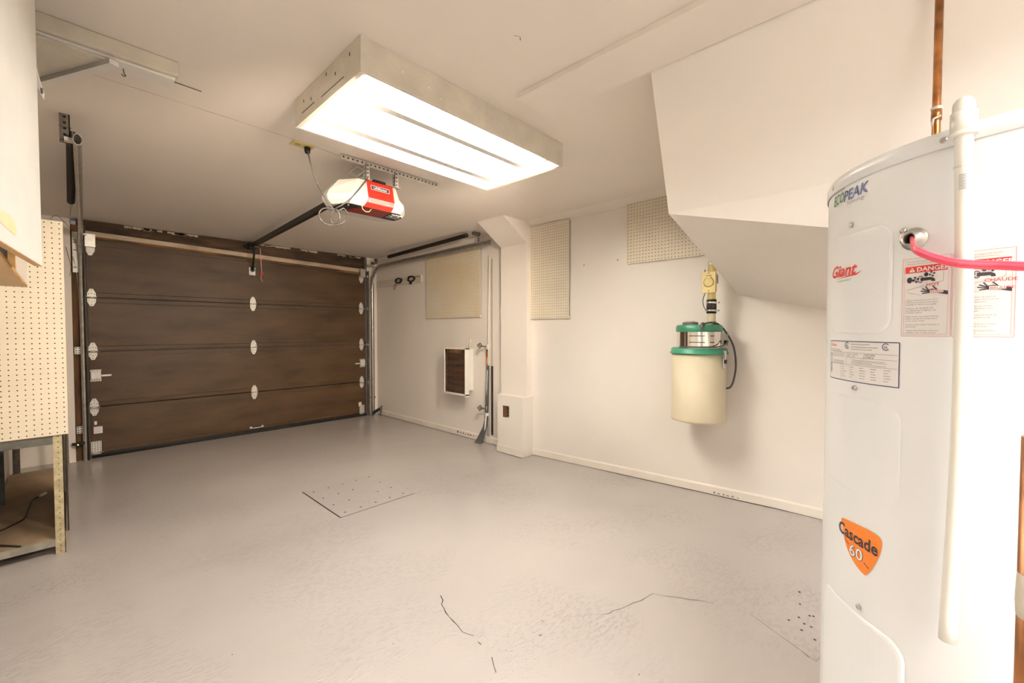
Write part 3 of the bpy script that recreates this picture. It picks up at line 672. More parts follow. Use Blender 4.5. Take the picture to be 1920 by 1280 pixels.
# ================================================================== CEILING LIGHTS
def fixture(x0, x1, y0, y1, zb, tube, label):
    t = thing('fluorescent_fixture', label, 'ceiling light', ((x0+x1)/2, (y0+y1)/2, CEIL))
    th = .012
    for n_, a, b in (('side_panel', (x0, y0, zb), (x1, y0+th, CEIL)), ('side_panel', (x0, y1-th, zb), (x1, y1, CEIL)), ('end_panel', (x0, y0+th, zb), (x0+.018, y1-th, CEIL)), ('end_panel', (x1-.018, y0+th, zb), (x1, y1-th, CEIL))):
        MB().box(a, b, 'oldwhite', ch=.001).build(n_, t)
    mb = MB(); zi = CEIL-.012; mb.box((x0+.018, y0+th, zi), (x1-.018, y1-th, CEIL), 'reflector')
    W = y1-y0
    mb.build('reflector_pan', t)
    for yc, hw in ((y0+.190, .020), (y0+.475, .022), (y0+.078, .004)):
        mb = MB(); mb.prism([(x0+.02, yc-hw-.022, zi), (x0+.02, yc-hw, zb+.007), (x0+.02, yc+hw, zb+.007), (x0+.02, yc+hw+.022, zi)], (x1-x0-.12, 0, 0), 'white'); mb.build('channel_cover', t)
    for dy, xo in ((.045, .06), (.130, .075), (.30, .05), (.555, .05)):
        yc = y0+dy; zt = zb+.052
        mb = MB(); mb.tube([(x0+.05, yc, zt), (x1-.10, yc, zt)], .0165, tube, 16); tb = mb.build('tube', t)
        for xe in (x0+.022, x1-.10):
            mb = MB(); mb.box((xe, yc-.014, zt-.032), (xe+.022, yc+.014, zi), 'white', ch=.003); mb.build('lamp_holder', tb)
    return t
fx = fixture(.735, 1.925, 1.42, 2.03, 2.135, 'tube', 'long open fluorescent ceiling light with lit tubes and old white frame')
for (x, z, s) in ((.90, 2.20, .006), (.97, 2.22, .004), (1.02, 2.19, .007), (1.08, 2.17, .005), (1.74, 2.20, .004), (1.80, 2.185, .005)): MB().box((x, 1.4185, z), (x+s, 1.4205, z+s), 'reflector').build('knockout', fx)
for (y, z) in ((1.50, 2.22), (1.62, 2.2), (1.70, 2.23), (1.85, 2.19), (1.93, 2.21)): MB().box((.733, y, z), (.7352, y+.002, z+.012), 'crack').build('nail_mark', fx)
for (a_, b_, z) in ((1.55, 1.75, 2.165), (1.82, 1.95, 2.17)): MB().box((.7335, a_, z), (.7352, b_, z+.0015), 'crack').build('scratch', fx)
fixture(-.27, .93, -1.40, -.80, 2.135, 'tube2', 'added open fluorescent ceiling light behind the viewpoint, fill for the near end')  # unseen fixture, added to brighten the heater and near walls

# ================================================================== RIGHT WALL THINGS
def pegboard(y0, nu, z1, nv, label, m='peg', wall=WX):
    t = thing('pegboard', label, 'pegboard', (wall, y0+nu*.0127, z1-nv*.0254))
    zz = z1-nv*.0254
    mb = MB(); perf(mb, (wall-.024, y0, zz), (0, 1, 0), (0, 0, 1), (1, 0, 0), nu, nv, .0254, .0033, .005, m, 'pegb'); mb.build('perforated_sheet', t)
    mb = MB()
    for (a, b) in (((y0+.001, zz), (y0+nu*.0254-.001, zz+.018)), ((y0+.001, z1-.018), (y0+nu*.0254-.001, z1))): MB().box((wall-.0188, a[0], a[1]), (wall, b[0], b[1]), 'oldwhite').build('mounting_batten', t)
    return t
pegboard(2.224, 18, 2.220, 35, 'tall narrow white pegboard just right of the column')
pegboard(.95, 28, 2.236, 19, 'wide white pegboard partly hidden by the stair underside')
pegboard(3.405, 39, 2.155, 31, 'yellow-stained pegboard on the far wall under the door track', 'pegs')
# hanging board with cable coils
t = thing('wall_rail_board', 'short narrow board mounted high on the far right wall', 'board', (WX, 5.05, 1.83))
mb = MB(); mb.box((WX-.018, 4.515, 1.834), (WX, 5.625, 1.925), 'oldwhite', ch=.002); mb.build('board', t)
for y in (5.5, 5.2, 4.95, 4.75, 4.6): MB().tube([(WX-.018, y, 1.915), (WX-.03, y, 1.912), (WX-.032, y, 1.92)], .002, 'rust', 5).build('nail', t)
def coil(yc, zc, n, r, label, thick=.004, flat=.45):
    P = []
    for i in range(n*12+1):
        a = i*2*pi/12; k = random.uniform(.82, 1.12); P.append((WX-.03-.012*sin(i*.37), yc+r*k*cos(a)*1.5, zc+r*k*sin(a)*flat*1.5))
    return P
for (yc, lab, n, tail) in ((5.02, 'coiled black cord hanging on the narrow board, nearer the garage door', 5, True), (4.72, 'tangled black cord bundle on the narrow board, nearer the pegboard', 7, False)):
    t2 = thing('coiled_cord', lab, 'cord', (WX-.03, yc, 1.87), group='cords hung on the narrow wall board')
    mb = MB(); mb.tube(cr(coil(yc, 1.89, n, .05, lab), 2), .005, 'black', 6); mb.build('cable', t2)
    mb = MB()
    if tail: mb.tube(cr([(WX-.03, yc+.07, 1.86), (WX-.035, yc+.11, 1.81), (WX-.035, yc+.10, 1.775), (WX-.035, yc+.08, 1.80), (WX-.03, yc+.05, 1.86)], 4), .003, 'cord', 6)
    else: mb.tube(cr([(WX-.03, yc-.06, 1.90), (WX-.035, yc-.15, 1.91), (WX-.03, yc-.2, 1.90)], 4), .003, 'black', 6); mb.box((WX-.045, yc-.02, 1.82), (WX-.03, yc+.02, 1.86), 'black', ch=.003)
    mb.build('cord_end', t2)
# vent box with filter
ac = thing('wall_vent_box', 'white wall vent box with brown filter on the far right wall', 'vent', (3.08, 3.75, .5))
vx = 2.962
y0, y1, z0, z1 = 3.475, 3.845, .508, 1.028
mb = MB(); mb.box((3.02, 3.545, z0+.045), (WX, y1-.03, z1-.012), 'white'); mb.build('housing', ac, bevel=.002)
for n_, a, b in (('frame_rail', (vx, y0, z0), (3.022, y1, z0+.018)), ('frame_rail', (vx, y0, z1-.016), (3.022, y1, z1)), ('frame_stile', (vx, y0, z0-.012), (3.022, y0+.010, z1)), ('frame_stile', (vx, y1-.012, z0), (3.022, y1, z1))):
    MB().box(a, b, 'white', ch=.002).build(n_, ac)
y0, y1 = y0-.035, y1+.006
mb = MB(); mb.box((vx+.02, y0+.045, z0+.018), (vx+.03, y1-.018, z1-.016), 'filter')
ym = (y0+.045+y1-.018)/2
for k in range(30):
    z = z0+.045+k*(z1-z0-.12)/30; mb.box((vx+.0185, y0+.055, z), (vx+.0205, y1-.028, z+.008), 'filter')
mb.build('filter_pleats', ac)
mb = MB(); mb.box((vx+.010, ym-.006, z0+.02), (vx+.022, ym+.006, z1-.05), 'filter'); mb.box((vx+.010, y0+.045, z1-.058), (vx+.022, y1-.018, z1-.017), 'woodraw'); mb.box((vx+.010, y0+.045, z0+.018), (vx+.022, y0+.068, z1-.017), 'woodh'); mb.box((vx+.010, y1-.045, z0+.018), (vx+.022, y1-.018, z1-.017), 'woodh'); mb.build('filter_frame', ac)
mb = MB(); mb.tube([(3.10, 3.57, z1-.03), (3.11, 3.565, z1+.04), (3.12, 3.56, z1+.09)], .007, 'trim', 8); mb.build('conduit', ac)
# water pipes with valves
wp = thing('water_pipe', 'slim water pipe with two round valve handles left of the column', 'pipe', (3.11, 3.30, .1))
mb = MB(); mb.tube([(3.118, 3.27, .08), (3.118, 3.27, 1.2), (3.12, 3.26, 2.02)], .008, 'pvc', 8); mb.tube([(3.118, 3.29, .55), (3.112, 3.29, 1.05)], .011, 'copper', 8); mb.build('riser', wp)
MB().box((3.118, 3.224, .10), (WX-.001, 3.233, .84), 'dark').build('wall_slot', wp)
MB().box((3.13, 3.235, .84), (WX-.001, 3.239, 1.98), 'crack2').build('wall_crack', wp)
for z in (1.045, .375):
    mb = MB(); mb.tube([(3.115, 3.29, z-.03), (3.115, 3.29, z+.03)], .016, 'galvw', 10); mb.tube([(3.115, 3.29, z), (3.06, 3.335, z+.008)], .008, 'rust', 8); vb = mb.build('valve', wp)
    mb = MB(); c = Vector((3.052, 3.338, z+.012)); ax = Vector((-.80, -.60, .1)).normalized(); e1 = ax.cross(Vector((0, 0, 1))).normalized(); e2 = ax.cross(e1)
    ringp = [c+(e1*cos(i*pi/12)+e2*sin(i*pi/12))*.023*(1+.22*cos(i*pi/3+.6)) for i in range(25)]
    mb.tube(ringp, .0055, 'rust', 6)
    for i in range(0, 24, 6): mb.tube([c, ringp[i]], .0045, 'rust', 5)
    mb.build('valve_handle', vb)
    MB().tube([c-ax*.01, c+ax*.008], .008, 'rust', 8).build('valve_stem', vb)
# grey flattened strip
gs = MB(); path = []
for (x, y, z, w_) in ((3.10, 3.28, .84, .020), (3.10, 3.285, .60, .024), (3.10, 3.29, .42, .026), (3.10, 3.29, .25, .024), (3.095, 3.30, .17, .03), (3.06, 3.33, .06, .045), (3.03, 3.36, .006, .05)):
    path.append(((x, y, z), (w_, w_*-.3*0, 0), (w_*.0, w_, 0)))
v = []; f = []
pr = ((3.105, 3.27, .84, .016), (3.105, 3.28, .60, .02), (3.105, 3.285, .42, .022), (3.10, 3.29, .26, .022), (3.09, 3.30, .18, .028), (3.06, 3.33, .07, .045), (3.035, 3.36, .004, .045))
for x, y, z, w_ in pr: v += [(x, y-w_, z), (x-.006, y+w_, z), (x-.001, y+w_, z+.004), (x+.006, y-w_, z+.004)]
for i in range(len(pr)-1):
    for j in range(4): a = i*4+j; b = i*4+(j+1) % 4; f.append((a, b, b+4, a+4))
f += [(0, 1, 2, 3), tuple(len(v)-4+i for i in range(4))]
gs.add(v, f, 'greyfloorstrip'); ob = center(gs.build('metal_strip')); ps = MB().prism([(3.098, 3.262, .80), (3.098, 3.274, .79), (3.096, 3.285, .60), (3.097, 3.278, .52), (3.094, 3.272, .60)], (-.002, 0, 0), 'paper').build('paint_splash', ob); MB().prism([(3.088, 3.266, .33), (3.086, 3.285, .32), (3.078, 3.295, .20), (3.072, 3.29, .14), (3.076, 3.272, .18)], (-.002, 0, 0), 'paper').build('paint_splash', ob); tag(ob, 'bent grey paint-splashed metal strip standing against the pipe by the column', 'metal strip')
mb = MB(); mb.box((3.095, 3.26, .30), (3.125, 3.31, .335), 'paper', ch=.005); tag(center(mb.build('pipe_clamp')), 'white clamp wrapped around the pipe under the lower valve', 'clamp')

# central vacuum
VX, VY = 2.940, 1.029
vac = thing('central_vacuum', 'cream canister vacuum with green rims hanging on the right wall', 'vacuum', (VX, VY, .6))
mb = MB(); mb.lathe([(0, .622), (.15, .612), (.170, .618), (.172, .63), (.168, .66), (.168, 1.07), (0, 1.07)], (VX, VY, 0), 'cream', 64); mb.build('dirt_canister', vac)
mb = MB(); mb.lathe([(.165, 1.066), (.181, 1.066), (.183, 1.072), (.176, 1.078), (.175, 1.096), (.165, 1.104), (.13, 1.104)], (VX, VY, 0), 'green', 64); tag(mb.build('lower_rim', vac), 'green plastic rim')
mb = MB(); mb.lathe([(.139, 1.10), (.139, 1.215)], (VX, VY, 0), 'chrome', 64); cb = mb.build('motor_band', vac); tag(cb, 'shiny chrome band')
ca = atan2(-VY, -VX)
mb = MB()
for z in (1.140, 1.182):
    for a0, a1 in ((ca-.72*1, ca-.50), (ca-.14-.12, ca+.42)):
        n = 14; v = []; f = []
        for i in range(n+1):
            a = -(a0+(a1-a0)*i/n-ca)+ca
            for zz in (z, z+.005): v.append((VX+.1396*cos(a), VY+.1396*sin(a), zz))
        for i in range(n): f.append((2*i, 2*i+2, 2*i+3, 2*i+1))
        mb.add(v, f, 'black')
mb.build('vent_slot', cb, fix=False)
mb = MB(); mb.lathe([(.137, 1.21), (.143, 1.212), (.145, 1.225), (.143, 1.25), (.137, 1.256), (.12, 1.258), (0, 1.258)], (VX, VY, 0), 'green', 64); tag(mb.build('upper_rim', vac), 'green plastic rim')
mb = MB(); mb.lathe([(.05, 1.257), (.05, 1.272), (.045, 1.276), (0, 1.276)], (VX-.02, VY+.05, 0), 'rust', 24); mb.lathe([(.03, 1.276), (.03, 1.282), (0, 1.282)], (VX-.02, VY+.05, 0), 'galv', 24); mb.build('exhaust_cap', vac)
mb = MB(); c = atX(1310, 612, 2.80); mb.tube([(2.83, .965, 1.262), (2.805, .965, 1.245), (2.80, .965, 1.225)], .008, 'rust', 8, rs=[.014, .012, .004]); mb.tube([(2.83, .965, 1.262), (2.90, .95, 1.272), (2.93, .92, 1.272)], .006, 'rust', 8); mb.build('lid_clip', vac)
mb = MB(); la = ca+1.02; c = Vector((VX+.170*cos(la), VY+.170*sin(la), 1.02)); T = Matrix.Translation(c) @ Matrix.Rotation(la, 4, 'Z')
mb.box((0, -.013, -.045), (.012, .013, .02), 'galv', T=T, ch=.003); mb.box((.0, -.009, .02), (.018, .009, .07), 'galv', T=T, ch=.002); mb.box((.012, -.010, -.012), (.02, .010, .012), 'black', T=T); mb.build('latch', vac)
px, py = 2.962, .957
mb = MB(); mb.tube([(px, py, 1.25), (px, py, 1.34)], .0265, 'cream', 20); mb.tube([(px, py, 1.42), (px, py, 1.655)], .0255, 'yell', 20); mb.build('intake_pipe', vac)
mb = MB(); mb.tube([(px, py, 1.335), (px, py, 1.425)], .031, 'rubber', 20)
for z in (1.352, 1.405): mb.lathe([(.032, z-.007), (.034, z-.007), (.034, z+.007), (.032, z+.007)], (px, py, 0), 'chrome', 24); mb.tube([(px-.01, py-.04, z), (px+.012, py-.042, z)], .006, 'galv', 8)
mb.build('rubber_coupling', vac)
mb = MB(); mb.lathe([(.0255, 1.655), (.027, 1.66), (.016, 1.70), (.016, 2.20)], (px, py, 0), 'galvw', 20); mb.build('upper_pipe', vac)
mb = MB(); mb.tube(cr([(2.90, .93, 1.27), (2.96, .915, 1.262), (3.02, .89, 1.22), (3.05, .845, 1.12), (3.06, .83, 1.00), (3.06, .84, .90), (3.05, .86, .84), (3.04, .90, .83)], 6), .006, 'cord', 8); mb.build('power_cable', vac); mb = MB()
mb.tube(cr([(3.04, .90, 1.13), (2.99, .86, 1.15), (2.93, .86, 1.13), (2.86, .88, 1.115), (2.80, .94, 1.112), (2.78, 1.02, 1.112), (2.79, 1.10, 1.112)], 6), .0045, 'cord', 8); mb.build('hose_cable', vac)
mb = MB(); mb.box((3.0, .875, 1.13), (3.03, .89, 1.155), 'black', ch=.003); mb.tube([(3.01, .87, 1.12), (3.015, .87, 1.21)], .004, 'galv', 6); mb.build('cable_clip', vac)
mb = MB(); mb.box((3.10, .98, .75), (WX, 1.08, 1.0), 'rust'); mb.build('wall_bracket', vac)
jb = thing('outlet_box', 'yellow outlet box with round flap on the vacuum pipe', 'outlet', (2.92, .99, 1.5))
a_, b_ = atX(1315, 514, 2.925), atX(1342, 549, 2.925)
mb = MB(); mb.box((2.925, .925, 1.475), (2.965, 1.00, 1.600), 'yell', ch=.003); mb.build('box_body', jb)
mb = MB(); mb.box((2.918, .920, 1.468), (2.926, 1.005, 1.607), 'yell', ch=.002); mb.build('cover_plate', jb)
mb = MB(); mb.lathe([(.030, -.0005), (.030, -.004), (.027, -.006), (0, -.006)], (2.918, .962, 1.538), 'yell', 24, 'x'); mb.lathe([(.031, -.0008), (.033, -.0008)], (2.918, .962, 1.538), 'crack', 24, 'x'); mb.box((2.913, .95, 1.566), (2.918, .974, 1.578), 'yell'); mb.box((2.9165, .945, 1.579), (2.918, .979, 1.582), 'crack'); mb.build('socket_flap', jb)
mb = MB(); mb.lathe([(0, -.002), (.004, -.001), (.004, 0)], (2.918, .962, 1.482), 'rust', 8, 'x'); mb.build('screw', jb); mb = MB(); mb.lathe([(0, -.002), (.004, -.001), (.004, 0)], (2.918, .962, 1.597), 'rust', 8, 'x'); mb.build('screw', jb)
mb = MB(); mb.tube(cr([(2.93, .985, 1.475), (2.93, 1.0, 1.43), (2.935, 1.0, 1.39), (2.95, .985, 1.345)], 5), .0025, 'cord', 6); mb.build('cable', jb); mb = MB(); mb.tube([(2.93, .99, 1.60), (2.94, .995, 1.625)], .003, 'cord', 6); mb.build('cable', jb)
mb = MB(); mb.box((2.955, .922, 1.53), (2.985, .934, 1.59), 'galv', ch=.003); mb.build('side_knockout', jb)
for k, (x, y) in enumerate(((1095, 497), (1158, 487))):
    p = atX(x, y, WX); mb = MB(); mb.lathe([(0, -.003), (.005, -.002), (.006, 0)], (WX, p.y, p.z), 'rust', 8, 'x'); mb.build('nail_head', wr)

# ================================================================== FLOOR PLATES
pl1 = thing('floor_plate', 'square painted tread plate set into the middle of the floor', 'floor plate', (1.49, 2.99, 0))
mb = MB(); mb.box((1.217, 2.673, -.004), (1.768, 3.312, .003), 'tread'); mb.build('plate', pl1)
mb = MB(); mb.box((1.210, 2.668, -.01), (1.2165, 3.31, .0012), 'dark'); mb.box((1.21, 2.667, -.01), (1.775, 2.6725, .0012), 'dark'); mb.build('edge_gap', pl1)
for i in range(5):
    for j in range(4):
        if random.random() < .85:
            x = 1.27+i*.112; y = 2.73+j*.172; MB().lathe([(0, .0036), (.007, .0034), (.0075, .003)], (x, y, 0), 'crack', 8).build('bolt', pl1)
pl2 = thing('floor_plate', 'painted tread plate with scattered dark bolts in the floor beside the water heater', 'floor plate', (1.4, .5, .07))
ca_, cb_, cc_, cd2 = fl(1405, 1150), fl(1520, 1105), fl(1600, 1150), fl(1530, 1240)
mb = MB(); mb.prism([(p[0], p[1], fz(p[1])-.004) for p in (ca_, cb_, cc_, cd2)], (0, 0, .006), 'tread'); mb.build('plate', pl2)
for (x, y) in ((1499, 1110), (1479, 1163), (1498, 1158), (1518, 1155), (1525, 1156), (1508, 1170), (1521, 1176), (1503, 1182), (1541, 1171), (1528, 1200), (1546, 1195), (1500, 1133)):
    p = fl(x, y); MB().lathe([(0, p[2]+.003), (.0045, p[2]+.0028), (.005, p[2]+.001)], (p[0], p[1], 0), 'crack', 8).build('bolt', pl2)

# ================================================================== WATER HEATER
HX, HY, HR, HT = 1.15, -.151, .28, 1.515
wh = thing('water_heater', 'tall white cylindrical electric water heater in the right foreground', 'water heater', (HX, HY, .07))
mb = MB(); mb.lathe([(0, .12), (.27, .12), (.278, .125), (.28, .14), (.28, 1.49)], (HX, HY, 0), 'heater', 160); mb.build('tank_jacket', wh)
mb = MB(); mb.lathe([(.2815, 1.4885), (.2828, 1.489), (.2828, 1.508), (.280, 1.514), (.272, 1.5165), (.1, 1.520), (0, 1.520)], (HX, HY, 0), 'heater', 160); mb.build('top_cap', wh)
mb = MB(); mb.lathe([(.2803, .12), (.285, .12), (.285, .20), (.2803, .202)], (HX, HY, 0), 'heater', 160); mb.build('base_ring', wh)
for a in range(3):
    an = a*2*pi/3+1.9; mb = MB(); mb.box((HX+.2*cos(an)-.05, HY+.2*sin(an)-.05, .072), (HX+.2*cos(an)+.05, HY+.2*sin(an)+.05, .12), 'edge', ch=.004); mb.build('wood_block', wh)
def cyl(u, v, l, R=HR):   # u: right positive as seen; angle
    a = -u/R; r = R+.0004+l
    return (HX-r*cos(a), HY+r*sin(a), v)
def bulge(u0, u1, v0, v1, h, name, rad=.03, label=None):   # raised access panel with rounded corners
    d = Decal(); pts = []
    for cx_, cy_, a0 in ((u1-rad, v1-rad, 0), (u0+rad, v1-rad, pi/2), (u0+rad, v0+rad, pi), (u1-rad, v0+rad, 1.5*pi)):
        for i in range(7): a = a0+i*pi/12; pts.append((cx_+rad*cos(a), cy_+rad*sin(a)))
    n = len(pts); c = ((u0+u1)/2, (v0+v1)/2)
    mb = MB(); 
    bm = bmesh.new(); lay = bm.verts.layers.float.new('l')
    def ring_(k, l):
        r_ = []
        for p in pts:
            dx, dy = p[0]-c[0], p[1]-c[1]; q = bm.verts.new((c[0]+dx-copysign(k, dx), c[1]+dy-copysign(k, dy), 0)); q[lay] = l; r_.append(q)
        return r_
    rs = [ring_(0, 0), ring_(.003, h*.8), ring_(.007, h)]
    for a, b in zip(rs[:-1], rs[1:]):
        for i in range(n): bm.faces.new((a[i], a[(i+1) % n], b[(i+1) % n], b[i]))
    bm.faces.new(rs[-1])
    a = floor(u0/.01)*.01
    while a < u1:
        a += .01; bmesh.ops.bisect_plane(bm, geom=list(bm.verts)+list(bm.edges)+list(bm.faces), dist=1e-7, plane_co=(a, 0, 0), plane_no=(1, 0, 0))
    for v_ in bm.verts: v_.co = Vector(cyl(v_.co.x, v_.co.y, v_[lay]))-wh.location
    me = bpy.data.meshes.new(name); bm.to_mesh(me); bm.free(); me.materials.append(M['heater'])
    o = bpy.data.objects.new(name, me); COL.objects.link(o); o.parent = wh; return o
bulge(-.345, -.183, 1.214, 1.398, .0018, 'access_panel')
bulge(-.345, -.165, .928, 1.10, .0008, 'access_panel')
bulge(-.345, -.152, .35, .715, .0032, 'access_panel')
for (u, v) in ((-.335, 1.500), (-.120, 1.500), (-.268, 1.412), (-.168, 1.378), (-.25, 1.117), (-.23, .729), (.1, 1.500)):
    mb = MB(); c = Vector(cyl(u, v, 0)); nrm = (c-Vector((HX, HY, v))).normalized()
    mb.tube([c, c+nrm*.003, c+nrm*.0045], .004, 'galv', 8, rs=[.0048, .0046, .002]); mb.build('screw', wh)
# logo: ECOPEAK
d = Decal(); d.text('Technologie', -.336, 1.4835, .0075, 'inkgry', sx=1.25); d.text('ECO', -.336, 1.4625, .0265, 'inkgreen', shear=.2, off=.018, sx=.80); d.text('PEAK', -.2945, 1.4610, .0265, 'inkblue', shear=.2, off=.018, sx=1.02); d.text('Technology', -.284, 1.4520, .0100, 'inkgry', sx=1.0)
tag(d.build('logo_print', cyl, wh, .01), 'printed technology logo in green and blue')
d = Decal(); d.text('Giant', -.334, 1.322, .0300, 'inkred', shear=.3, off=.02, sx=1.22); d.poly([(-.315, 1.3175), (-.250, 1.3195), (-.236, 1.326), (-.25, 1.3225)], 'inkred', 2); d.text('< cascade series >', -.307, 1.3115, .0060, 'inkteal', 3, sx=1.)
tag(d.build('logo_print', lambda u, v, l: cyl(u, v, l+.0018), wh, .01), 'red script lettering with teal line below')
# rating plate
d = Decal(); u0, u1, v0, v1 = -.338, -.170, 1.1275, 1.200; d.rect(u0, v0, u1, v1, 'paper', 0); d.frame(u0, v0, u1, v1, .0013, 'inknavy')
d.text('Giant', u0+.004, 1.190, .0085, 'inkred', shear=.2, sx=1.3)
for cx_ in (-.273, -.191):
    d.ring((cx_, 1.1925), .0055, .0013, 'inknavy', .7, 2*pi-.7); d.text('SA', cx_-.0028, 1.1898, .0062, 'inknavy', sx=.8, off=.01)
ru = random.Random(3)
for (a, b, v) in ((-.262, -.22, 1.195), (-.262, -.205, 1.190), (-.335, -.295, 1.184), (-.335, -.29, 1.181), (-.262, -.215, 1.186)): d.line((a, v), (b, v), .0009, 'inkgry')
for v in (1.1795, 1.1705, 1.157): d.line((-.275 if v < 1.179 else -.33, v), (-.172, v), .0005, 'inkgry')
d.line((-.275, 1.1795), (-.275, 1.157), .0005, 'inkgry'); d.line((-.33, 1.157), (-.172, 1.157), .0005, 'inkgry'); d.line((-.291, 1.157), (-.291, 1.129), .0005, 'inkgry')
d.text('MODEL / MODELE', -.273, 1.1755, .0036, 'inkgry'); d.text('SERIAL / SERIE', -.273, 1.172, .0036, 'inkgry'); d.text('172STE 3F7M', -.232, 1.1755, .004, 'inkblk'); d.text('D 13748132', -.232, 1.1715, .004, 'inkblk')
for r_ in range(5):
    for c_ in range(5):
        uu = -.288+c_*.0235; vv = 1.153-r_*.0045; d.line((uu, vv), (uu+ru.uniform(.006, .014), vv), .0008, 'inkgry')
for r_ in range(3): d.line((-.325, 1.177-r_*.0028), (-.28, 1.177-r_*.0028), .0007, 'inkgry')
for r_ in range(3): d.line((-.325, 1.163-r_*.0024), (-.282, 1.163-r_*.0024), .0007, 'inkgry')
for k in range(22):
    vv = 1.138+k*.0018; d.line((-.334, vv), (-.328, vv), ru.choice((.0004, .0008, .0012)), 'inkblk')
for r_ in range(4): d.line((-.26, 1.1665-r_*.0023), (-.26+ru.uniform(.02, .08), 1.1665-r_*.0023), .0006, 'inkgry')
tag(d.build('rating_label', cyl, wh, .01), 'white rating label with navy border')
# danger labels
def danger(u0, mirror, words):
    d = Decal(); u1 = u0+.0595; v0, v1 = 1.211, 1.332
    d.rect(u0, v0, u1, v1, 'paper', 0); d.frame(u0, v0, u1, v1, .0006, 'inkpink'); d.frame(u0+.003, v0+.003, u1-.003, v1-.014, .0004, 'inkpink')
    d.text('For water heaters equipped with adjustable', u0+.006, v1-.006, .0028, 'inkgry', sx=.85); d.text('thermostats, read the notice before use.', u0+.006, v1-.0095, .0028, 'inkgry', sx=.85)
    d.rect(u0+.004, v1-.0225, u1-.004, v1-.0125, 'inkred', 2); d.text('DANGER', u0+.019, v1-.0208, .0088, 'paper', 4, off=.03, sx=1.1)
    d.poly([(u0+.009, v1-.0212), (u0+.0175, v1-.0212), (u0+.0132, v1-.0138)], 'paper', 4); d.line((u0+.0132, v1-.0158), (u0+.0132, v1-.0185), .0011, 'inkred', 5); d.disc((u0+.0132, v1-.0199), .0006, 'inkred', 5)
    # taps and spout
    c1 = (u0+.010, v1-.0335); d.disc(c1, .0036, 'inkblk', 3, 1.3)
    for k in range(4): a = k*pi/2+.3; d.disc((c1[0]+.008+.003*cos(a), c1[1]+.0035*sin(a)), .0017, 'inkblk', 3)
    d.line(c1, (c1[0]+.008, c1[1]), .002, 'inkblk')
    c2 = (u0+.031, v1-.0265); d.disc(c2, .0027, 'inkblk', 3, 1.2)
    for k in range(4): a = k*pi/2+.3; d.disc((c2[0]+.007+.0026*cos(a), c2[1]+.003*sin(a)), .0014, 'inkblk', 3)
    d.ring((u0+.024, v1-.0335), .0032, .0008, 'inkblk', l=3, ay=1.5); d.poly([(u0+.024, v1-.036), (u0+.024, v1-.031), (u0+.037, v1-.031), (u0+.041, v1-.0335), (u0+.042, v1-.0375), (u0+.0375, v1-.0375), (u0+.037, v1-.0355)], 'inkblk', 3)
    d.line((u0+.051, v1-.024), (u0+.051, v1-.038), .0005, 'inkgry'); d.line((u0+.006, v1-.049), (u0+.051, v1-.038), .0005, 'inkgry'); d.line((u0+.007, v1-.0525), (u0+.026, v1-.058), .0004, 'inkgry')
    d.text(words[0], u0+.031, v1-.0445, .0066, 'inkred', sx=1.15)
    # hand
    hx, hy = u0+.040, v1-.0525
    d.poly([(hx-.008, hy+.002), (hx-.002, hy+.0035), (hx+.008, hy+.0015), (hx+.0165, hy-.001), (hx+.0165, hy-.0065), (hx+.004, hy-.003), (hx-.006, hy-.0028)], 'inkblk', 3)
    for (a, b) in (((hx-.006, hy+.002), (hx-.0095, hy+.0075)), ((hx-.007, hy+.001), (hx-.0135, hy+.0045)), ((hx-.007, hy-.0005), (hx-.0155, hy+.001)), ((hx-.006, hy-.002), (hx-.0135, hy-.003)), ((hx+.004, hy+.002), (hx-.001, hy+.0075))): d.line(a, b, .0015, 'inkblk', 3)
    d.rect(hx-.004, hy-.0028, hx+.0115, hy+.0018, 'paper', 4); d.text(words[1], hx-.0032, hy-.0022, .0048, 'inkred', 5, sx=1.1)
    y = v1-.066
    for blk in words[2]:
        for ln in blk: d.text(ln, u0+.0055, y, .00315, 'inkgry', sx=1.02); y -= .0034
        y -= .0024
    return tag(d.build('warning_label', cyl, wh, .01), 'danger label in '+('English' if not mirror else 'French')+' with hot tap picture')
danger(-.168, False, ('HOT', 'BURN', (('Water temperature over 52°C', '(125°F) can cause severe burns', 'instantly or death from scalds.'), ('Children, the disabled, and', 'the elderly are at highest risk', 'of being scalded.'), ('Refer to the instruction manual', 'before setting the temperature', 'at the water heater.'), ('Feel the water before bathing or', 'showering.'), ('Temperature limiting valves are', 'available, refer to the manual.'))))
danger(-.1065, True, ('CHAUDE', 'BRULURE', (('Une temperature de plus de', '52°C peut causer des brulures', 'graves instantanement.'), ('Les enfants, les personnes', 'agees ou handicapees sont', 'les plus a risque.'), ('Consulter le manuel avant de', 'regler la temperature du', 'chauffe-eau.'), ('Verifier la temperature avant', 'un bain ou une douche.'), ('Des valves sont disponibles,', 'voir le manuel.'))))
# Cascade 60 badge
d = Decal()
C0 = (-.245, .845)
bad = []
key = [(-.2795, .8655), (-.2700, .8700), (-.2477, .8728), (-.2185, .875), (-.1987, .8734), (-.1912, .868), (-.1901, .8577), (-.195, .8369), (-.2048, .8131), (-.2145, .7972), (-.2207, .7926), (-.2356, .7974), (-.2525, .8086), (-.266, .8254), (-.2764, .8500)]
kk = [Vector((a, b, 0)) for a, b in key]; kk = [kk[-1]]+kk+[kk[0], kk[1]]
for i in range(1, len(kk)-2):
    a, b, c, e_ = kk[i-1], kk[i], kk[i+1], kk[i+2]
    for k in range(4):
        t_ = k/4; p = .5*((2*b)+(c-a)*t_+(2*a-5*b+4*c-e_)*t_*t_+(3*b-a-3*c+e_)*t_**3); bad.append((p.x, p.y))
d.poly(bad, 'orange', 1)
d.text('Cascade', -.2875, .8400, .0300, 'inkblk', 3, off=.024, sx=.90, rot=-.03)
